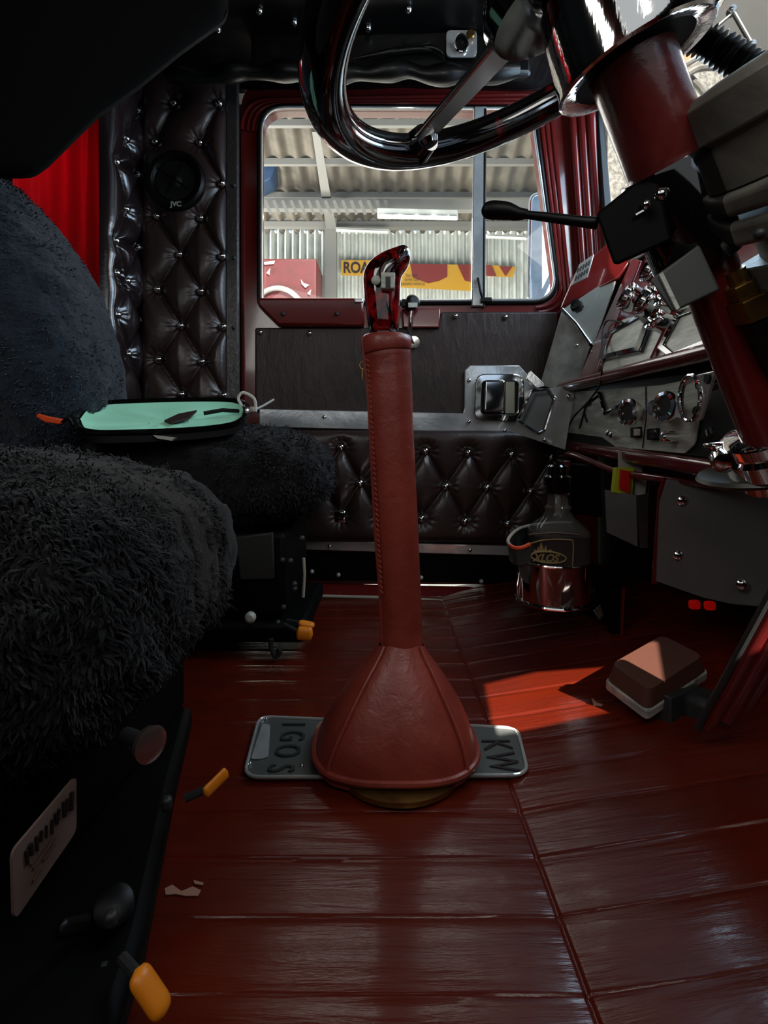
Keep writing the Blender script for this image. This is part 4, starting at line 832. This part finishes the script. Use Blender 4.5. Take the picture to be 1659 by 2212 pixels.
mb = MB().prism([P(1200, 1290, 1.18), P(1345, 1270, 1.02), P(1340, 1395, 1.02), P(1220, 1330, 1.18)], (0, .02, 0)); tag(mb.build('heater_box', mat('near_black', (.004, .003, .003), .5), bevel=.01), 'dark heater housing on the floor behind the cup holder', 'heater')
mb = MB().prism([P(1345, 1270, .98), P(1350, 1270, .98), P(1345, 1400, .98), P(1340, 1400, .98)], (0, .01, 0)); struct(mb.build('trim_4', REDM), 'thin red edge of the firewall')
# base of the column: chrome clamp
cl = thing('column_clamp', 'chrome clamp and boss at the foot of the red steering column', 'clamp')
c1 = P(1655, 985, .55)
MB().lathe([(-.03, .030), (-.026, .036), (-.012, .034), (-.008, .040), (.010, .040), (.016, .032), (.03, .034), (.034, .028)], c1, AX, 40).build('boss', CHR, cl)
MB().prism([P(1535, 958, .56), P(1600, 950, .56), P(1640, 955, .56), P(1635, 975, .56), P(1545, 974, .56)], (0, .02, 0)).build('clamp_wing', CHR, cl, bevel=.004)
MB().lathe([(-.008, .010), (0, .013), (.012, .012), (.016, .006)], P(1560, 990, .56), (-.3, -.8, -.4), 20).build('clamp_bolt', CHR, cl)
MB().lathe([(-.004, .055), (0, .058), (.004, .054)], P(1630, 1025, .58), (.2, .1, -1), 40).build('clamp_washer', mat('dull_washer', (.08, .08, .075), .4, .6), cl)

# ------------------------------------------------------------------ windscreen side, front and right walls
# front wall stands behind the dashboard; openings are the windscreen panes
FA = Vector((.60, 1.47, 0)); FB = Vector((.90, -.14, 0)); fd = (FB - FA); fn = Vector((fd.y, -fd.x, 0)).normalized()
def fw(t, z): return Vector((FA.x + fd.x * t, FA.y + fd.y * t, z))
w1 = rounded([fw(.008, .86), fw(.50, .86), fw(.50, 1.38), fw(.008, 1.38)], .03, 5); w2 = rounded([fw(.54, .80), fw(.90, .80), fw(.90, 1.38), fw(.54, 1.38)], .03, 5)
struct(holed('wall_front', [fw(-.02, -.05), fw(1.02, -.05), fw(1.02, 1.5), fw(-.02, 1.5)], [w1, w2], (.03, 0, 0), BLKM), 'front bulkhead with the windscreen openings')
g1 = struct(MB().prism([p + Vector((.012, 0, 0)) for p in w1], (.004, 0, 0)).build('window_2', GLS), 'passenger half of the windscreen'); g2 = struct(MB().prism([p + Vector((.012, 0, 0)) for p in w2], (.004, 0, 0)).build('window_3', GLS), 'driver half of the windscreen')
# red A pillar between door window and windscreen
pil2 = MB()
for a, b, y0, w in (((1232, 175), (1262, 600), 1.40, .010), ((1252, 175), (1280, 590), 1.39, .012), ((1272, 175), (1300, 560), 1.375, .013)): pil2.tube([P(a[0], a[1], y0), P(b[0], b[1], y0)], w, 12)
pil2.prism([P(1222, 150, 1.41), P(1292, 150, 1.41), P(1312, 600, 1.41), P(1250, 640, 1.41)], (0, .02, 0))
struct(pil2.build('trim_5', REDM, smooth=50), 'red A pillar with vertical mouldings')
struct(MB().prism([P(1283, 150, 1.37), P(1296, 150, 1.37), P(1332, 560, 1.33), P(1312, 560, 1.33)], (0, .02, 0)).build('trim_6', BLKP, bevel=.004), 'black rubber edge of the windscreen')
struct(MB().box((.72, .66, .855), (.24, 1.50, .02)).build('trim_7', BLK, bevel=.006), 'black dashboard top under the windscreen')
# driver side wall behind the camera, closed against the sun, its hole shaped to cast the floor patch
qs = []
for px, py in ((1040, 1462), (1300, 1400), (1352, 1530), (1065, 1592)):
    p = floorpt(px, py)
    for _ in range(5): p = floorpt(px, py, .16 * max(0, p.x - RX))
    qs.append(p + SUN * ((p.y + .13) / -SUN.y))
struct(holed('wall_right', [Vector((-1.16, -.13, -.05)), Vector((.92, -.13, -.05)), Vector((.92, -.13, 1.6)), Vector((-1.16, -.13, 1.6))], [qs], (0, -.03, 0), BLKM), 'unseen driver side wall behind the viewer, with an added hole shaping the sun patch')
struct(MB().box((-.04, .6, -.06), (2.0, 1.9, .02)).build('trim_8', BLKM), 'underside of the cab floor')
# riveted grey panel outside the windscreen at top right
ov = thing('riveted_panel', 'grey riveted sheet seen through the windscreen at the top right corner', 'panel')
MB().prism([P(1500, 70, 1.15), P(1560, 10, 1.15), P(1600, -60, 1.15), P(1800, -60, 1.15), P(1800, 160, 1.15), P(1640, 160, 1.15)], (0, .01, 0)).build('sheet', mat('grey_green_sheet', (.022, .023, .019), .6, spec=.2, var=((.014, .015, .012), 8)), ov)
for q in ((1582, 20), (1625, 95)): MB().ball(P(q[0], q[1], 1.145), .009).build('panel_rivet', CHR, ov)
MB().tube([P(1582, 20, 1.147), P(1625, 95, 1.147)], .003, 6).tube([P(1582, 28, 1.147), P(1530, 72, 1.147)], .002, 6).build('sheet_joint', BRA, ov)
tag(MB().prism([P(1455, 105, 1.5), P(1480, 92, 1.5), P(1520, 115, 1.5), P(1475, 145, 1.5), P(1460, 132, 1.5)], (0, .03, 0)).build('timber_board', TIMB), 'orange timber board seen through the windscreen beside the corrugated hose', 'board')
wf = thing('mirror_bracket', 'curved grey mirror bracket outside the windscreen behind the column', 'bracket')
MB().tube(smoothpath([P(1482, 162, 1.4), P(1510, 148, 1.4), P(1550, 146, 1.4), P(1600, 152, 1.4)]), .009, 8).build('curved_arm', CAST, wf); MB().tube([P(1472, 150, 1.42), P(1512, 190, 1.42), P(1530, 215, 1.42)], .009, 8).build('straight_arm', CAST, wf)
MB().tube([P(1470, 145, 1.45), P(1530, 112, 1.45)], .008, 8).build('upper_arm', CAST, wf)

# ------------------------------------------------------------------ outside: workshop shed
def wall_box(name, a, b, m): return MB().box(((a[0] + b[0]) / 2, (a[1] + b[1]) / 2, (a[2] + b[2]) / 2), (abs(b[0] - a[0]), abs(b[1] - a[1]), abs(b[2] - a[2]))).build(name, m)
gnd = MB().add([(-12, 1.8, -1.3), (14, 1.8, -1.3), (14, 12, -1.3), (-12, 12, -1.3)], [(0, 1, 2, 3)]).build('ground', CONC); struct(gnd, 'concrete yard')
YW = 7.0
shed = thing('shed_wall', 'corrugated galvanised shed wall seen through the passenger window', 'shed')
vs4 = []; N4 = 1400
for i in range(N4 + 1):
    X = -3.4 + 6.6 * i / N4; yy = YW + .040 * math.sin(2 * math.pi * X / .10)
    vs4 += [(X, yy, -1.3), (X, yy, 3.32)]
mb = MB(); mb.add(vs4, [(2 * i, 2 * i + 2, 2 * i + 3, 2 * i + 1) for i in range(N4)]); mb.build('corrugated_sheet', TIN, shed, smooth=80)
MB().prism([P(560, 475, 6.9), P(1240, 480, 6.9), P(1240, 500, 6.9), P(560, 495, 6.9)], (0, -.1, 0)).build('eaves_beam', STEEL, shed)
MB().prism([P(560, 436, 6.2), P(1240, 440, 6.2), P(1240, 462, 6.2), P(560, 458, 6.2)], (0, -.1, 0)).build('eaves_beam', STEEL, shed)
vs5 = []; N5 = 500
for i in range(N5 + 1):
    X = -3.6 + 7.2 * i / N5; zz_ = .03 * math.sin(2 * math.pi * X / .19)
    for yy, z in ((7.0, 3.30), (6.3, 3.55), (4.0, 4.5)): vs5.append((X, yy, z + zz_))
mb = MB(); mb.add(vs5, [(3 * i + k, 3 * (i + 1) + k, 3 * (i + 1) + k + 1, 3 * i + k + 1) for i in range(N5) for k in range(2)]); mb.build('roof_sheet', TIN2, shed, smooth=80)
for k in range(6):
    t = k / 6; MB().box((0, 6.8 - 2.6 * t, 3.31 + 1.05 * t), (7, .05, .07)).build('purlin', STEEL, shed)
for px, w in ((714, 26),):
    MB().prism([P(px - w / 2, 470, 6.7), P(px + w / 2, 470, 6.7), P(px + w / 2, 1300, 6.7), P(px - w / 2, 1300, 6.7)], (0, .12, 0)).build('post', STEEL, shed)
MB().prism([P(674, 285, 5.3), P(690, 285, 5.3), P(726, 490, 6.6), P(704, 490, 6.6)], (0, .08, 0)).build('rafter', STEEL, shed)
tr_ = MB()
for i in range(17): tr_.box((-1.55 + .10 * i, 6.0, 3.17), (.035, .02, .17), Matrix.Rotation(-.4, 3, 'Y'))
tr_.build('lattice_truss', STEEL, shed)
for px0, px1, py, yy in ((815, 990, 458, 5.8), (725, 840, 494, 6.6), (1050, 1140, 508, 6.6)):
    o_ = thing('fluorescent_lamp', {815: 'large fluorescent batten hanging nearest in the shed roof', 725: 'thin fluorescent tube on the shed wall right of the post', 1050: 'thin fluorescent tube at the right end of the shed'}[px0], 'lamp', group='fluorescent lamps in the shed')
    h_ = 10 if px0 == 815 else 4
    MB().prism([P(px0, py - h_, yy), P(px1, py - h_ + 4, yy), P(px1, py + h_ + 4, yy), P(px0, py + h_, yy)], (0, .06, 0)).build('batten', TIN, o_, bevel=.01); MB().tube([P(px0 + 4, py + h_ - 1, yy - .02), P(px1 - 4, py + h_ + 3, yy - .02)], .02 if h_ > 5 else .012, 10).build('tube', TUBE, o_)
rs = thing('road_sign', 'yellow sign board with black lettering on the corrugated wall', 'sign')
MB().prism([P(737, 562, 6.85), P(838, 562, 6.85), P(838, 596, 6.85), P(737, 594, 6.85)], (0, .02, 0)).build('board', SIGNY, rs)
lettering('ROAD', .20, P(779, 579, 6.84), (1, 0, 0), (0, 0, 1), INK, rs, sx=.82, bold=.006)
sg = thing('safety_sign', 'yellow sign board with red chevron shapes on the corrugated wall, right of the gear grip', 'sign')
MB().prism([P(862, 570, 6.85), P(1022, 572, 6.85), P(1022, 628, 6.85), P(862, 620, 6.85)], (0, .02, 0)).build('board', SIGNY, sg)
MB().prism([P(886, 570, 6.84), P(966, 571, 6.84), P(966, 598, 6.84), P(948, 607, 6.84), P(925, 612, 6.84), P(892, 600, 6.84)], (0, -.01, 0)).build('red_chevron', SIGNR, sg)
MB().prism([P(988, 572, 6.84), P(1020, 572, 6.84), P(1020, 610, 6.84), P(1004, 606, 6.84)], (0, -.01, 0)).build('red_chevron', SIGNR, sg)
for k, t in enumerate(('DO NOT', 'OVERTAKE', 'TURNING VEHICLE')): lettering(t, .050, P(890, 596 + 9 * k, 6.82), (1, 0, 0), (0, 0, 1), INK, sg, sx=.8)
sg = thing('marker_board', 'short yellow and red striped marker board at the far right of the shed wall', 'sign')
MB().prism([P(1050, 572, 6.85), P(1114, 576, 6.85), P(1108, 598, 6.85), P(1050, 596, 6.85)], (0, .02, 0)).build('board', SIGNY, sg)
for q in ([(1050, 573), (1062, 574), (1072, 597), (1050, 596)], [(1078, 575), (1106, 577), (1092, 597)]): MB().prism([P(a, b, 6.84) for a, b in q], (0, -.01, 0)).build('red_stripe', SIGNR, sg)
tl = thing('trailer', 'dull red trailer body parked against the shed wall', 'trailer')
MB().prism([P(520, 558, 6.0), P(684, 558, 6.0), P(684, 760, 6.0), P(520, 760, 6.0)], (0, .6, 0)).build('body', TRAIL, tl, bevel=.02)
for q in ([(570, 567), (594, 564), (592, 570), (572, 572)], [(576, 590), (584, 580), (582, 594)], [(650, 604), (656, 612), (668, 616), (660, 622), (652, 614)], [(664, 634), (672, 626), (670, 638)]): MB().prism([P(a, b, 5.99) for a, b in q], (0, -.01, 0)).build('peeled_patch', PAP, tl)
MB().tube([P(600 + 62 * math.cos(a), 700 + 78 * math.sin(a), 5.97) for a in [math.pi + math.pi * i / 20 for i in range(21)]], .03, 8).build('wheel_arch', STEEL, tl)
tag(MB().prism(rounded([P(556, 300, 6.0), P(590, 318, 6.0), P(600, 345, 6.0), P(585, 385, 6.0), P(556, 400, 6.0)], .03, 5), (0, .3, 0)).build('blob', BLUET, bevel=.03), 'dark blue rounded shape outside the upper left corner of the passenger window', 'blob')  # plain rounded block for the blue patch at the window corner
mr = thing('wing_mirror', 'wing mirror with pale blue sky painted on its glass and a chrome frame outside the passenger window', 'mirror')
mp = rounded([P(1146, 420, 1.75), P(1215, 420, 1.75), P(1222, 660, 1.75), P(1142, 660, 1.75)], .03, 6)
MB().prism(mp, (0, .03, 0)).build('mirror_glass', BLUEC, mr, bevel=.004); MB().tube(mp, .007, 10, True).build('mirror_frame', CHR, mr); MB().tube([P(1200, 470, 1.77), P(1262, 470, 1.60), P(1275, 470, 1.47)], .009, 8).build('mirror_arm', CHR, mr)
tag(MB().box((2.93, 3.7, 1.5), (2.95, .2, 6.5)).build('rendered_wall', STONE), 'pebble textured bright wall seen through the windscreen', 'wall')

for o in S.objects:
    if 'base' in o: del o['base']
# put every empty at the foot of its parts without moving them
bpy.context.view_layer.update()
for o in [q for q in S.objects if q.type == 'EMPTY']:
    pts = [c.matrix_world @ Vector(v) for c in o.children_recursive if c.type == 'MESH' for v in c.bound_box]
    if not pts: continue
    lo3 = Vector((sum(p.x for p in pts) / len(pts), sum(p.y for p in pts) / len(pts), min(p.z for p in pts)))
    o.location = lo3
    for c in o.children: c.matrix_parent_inverse = Matrix.Translation(-lo3)
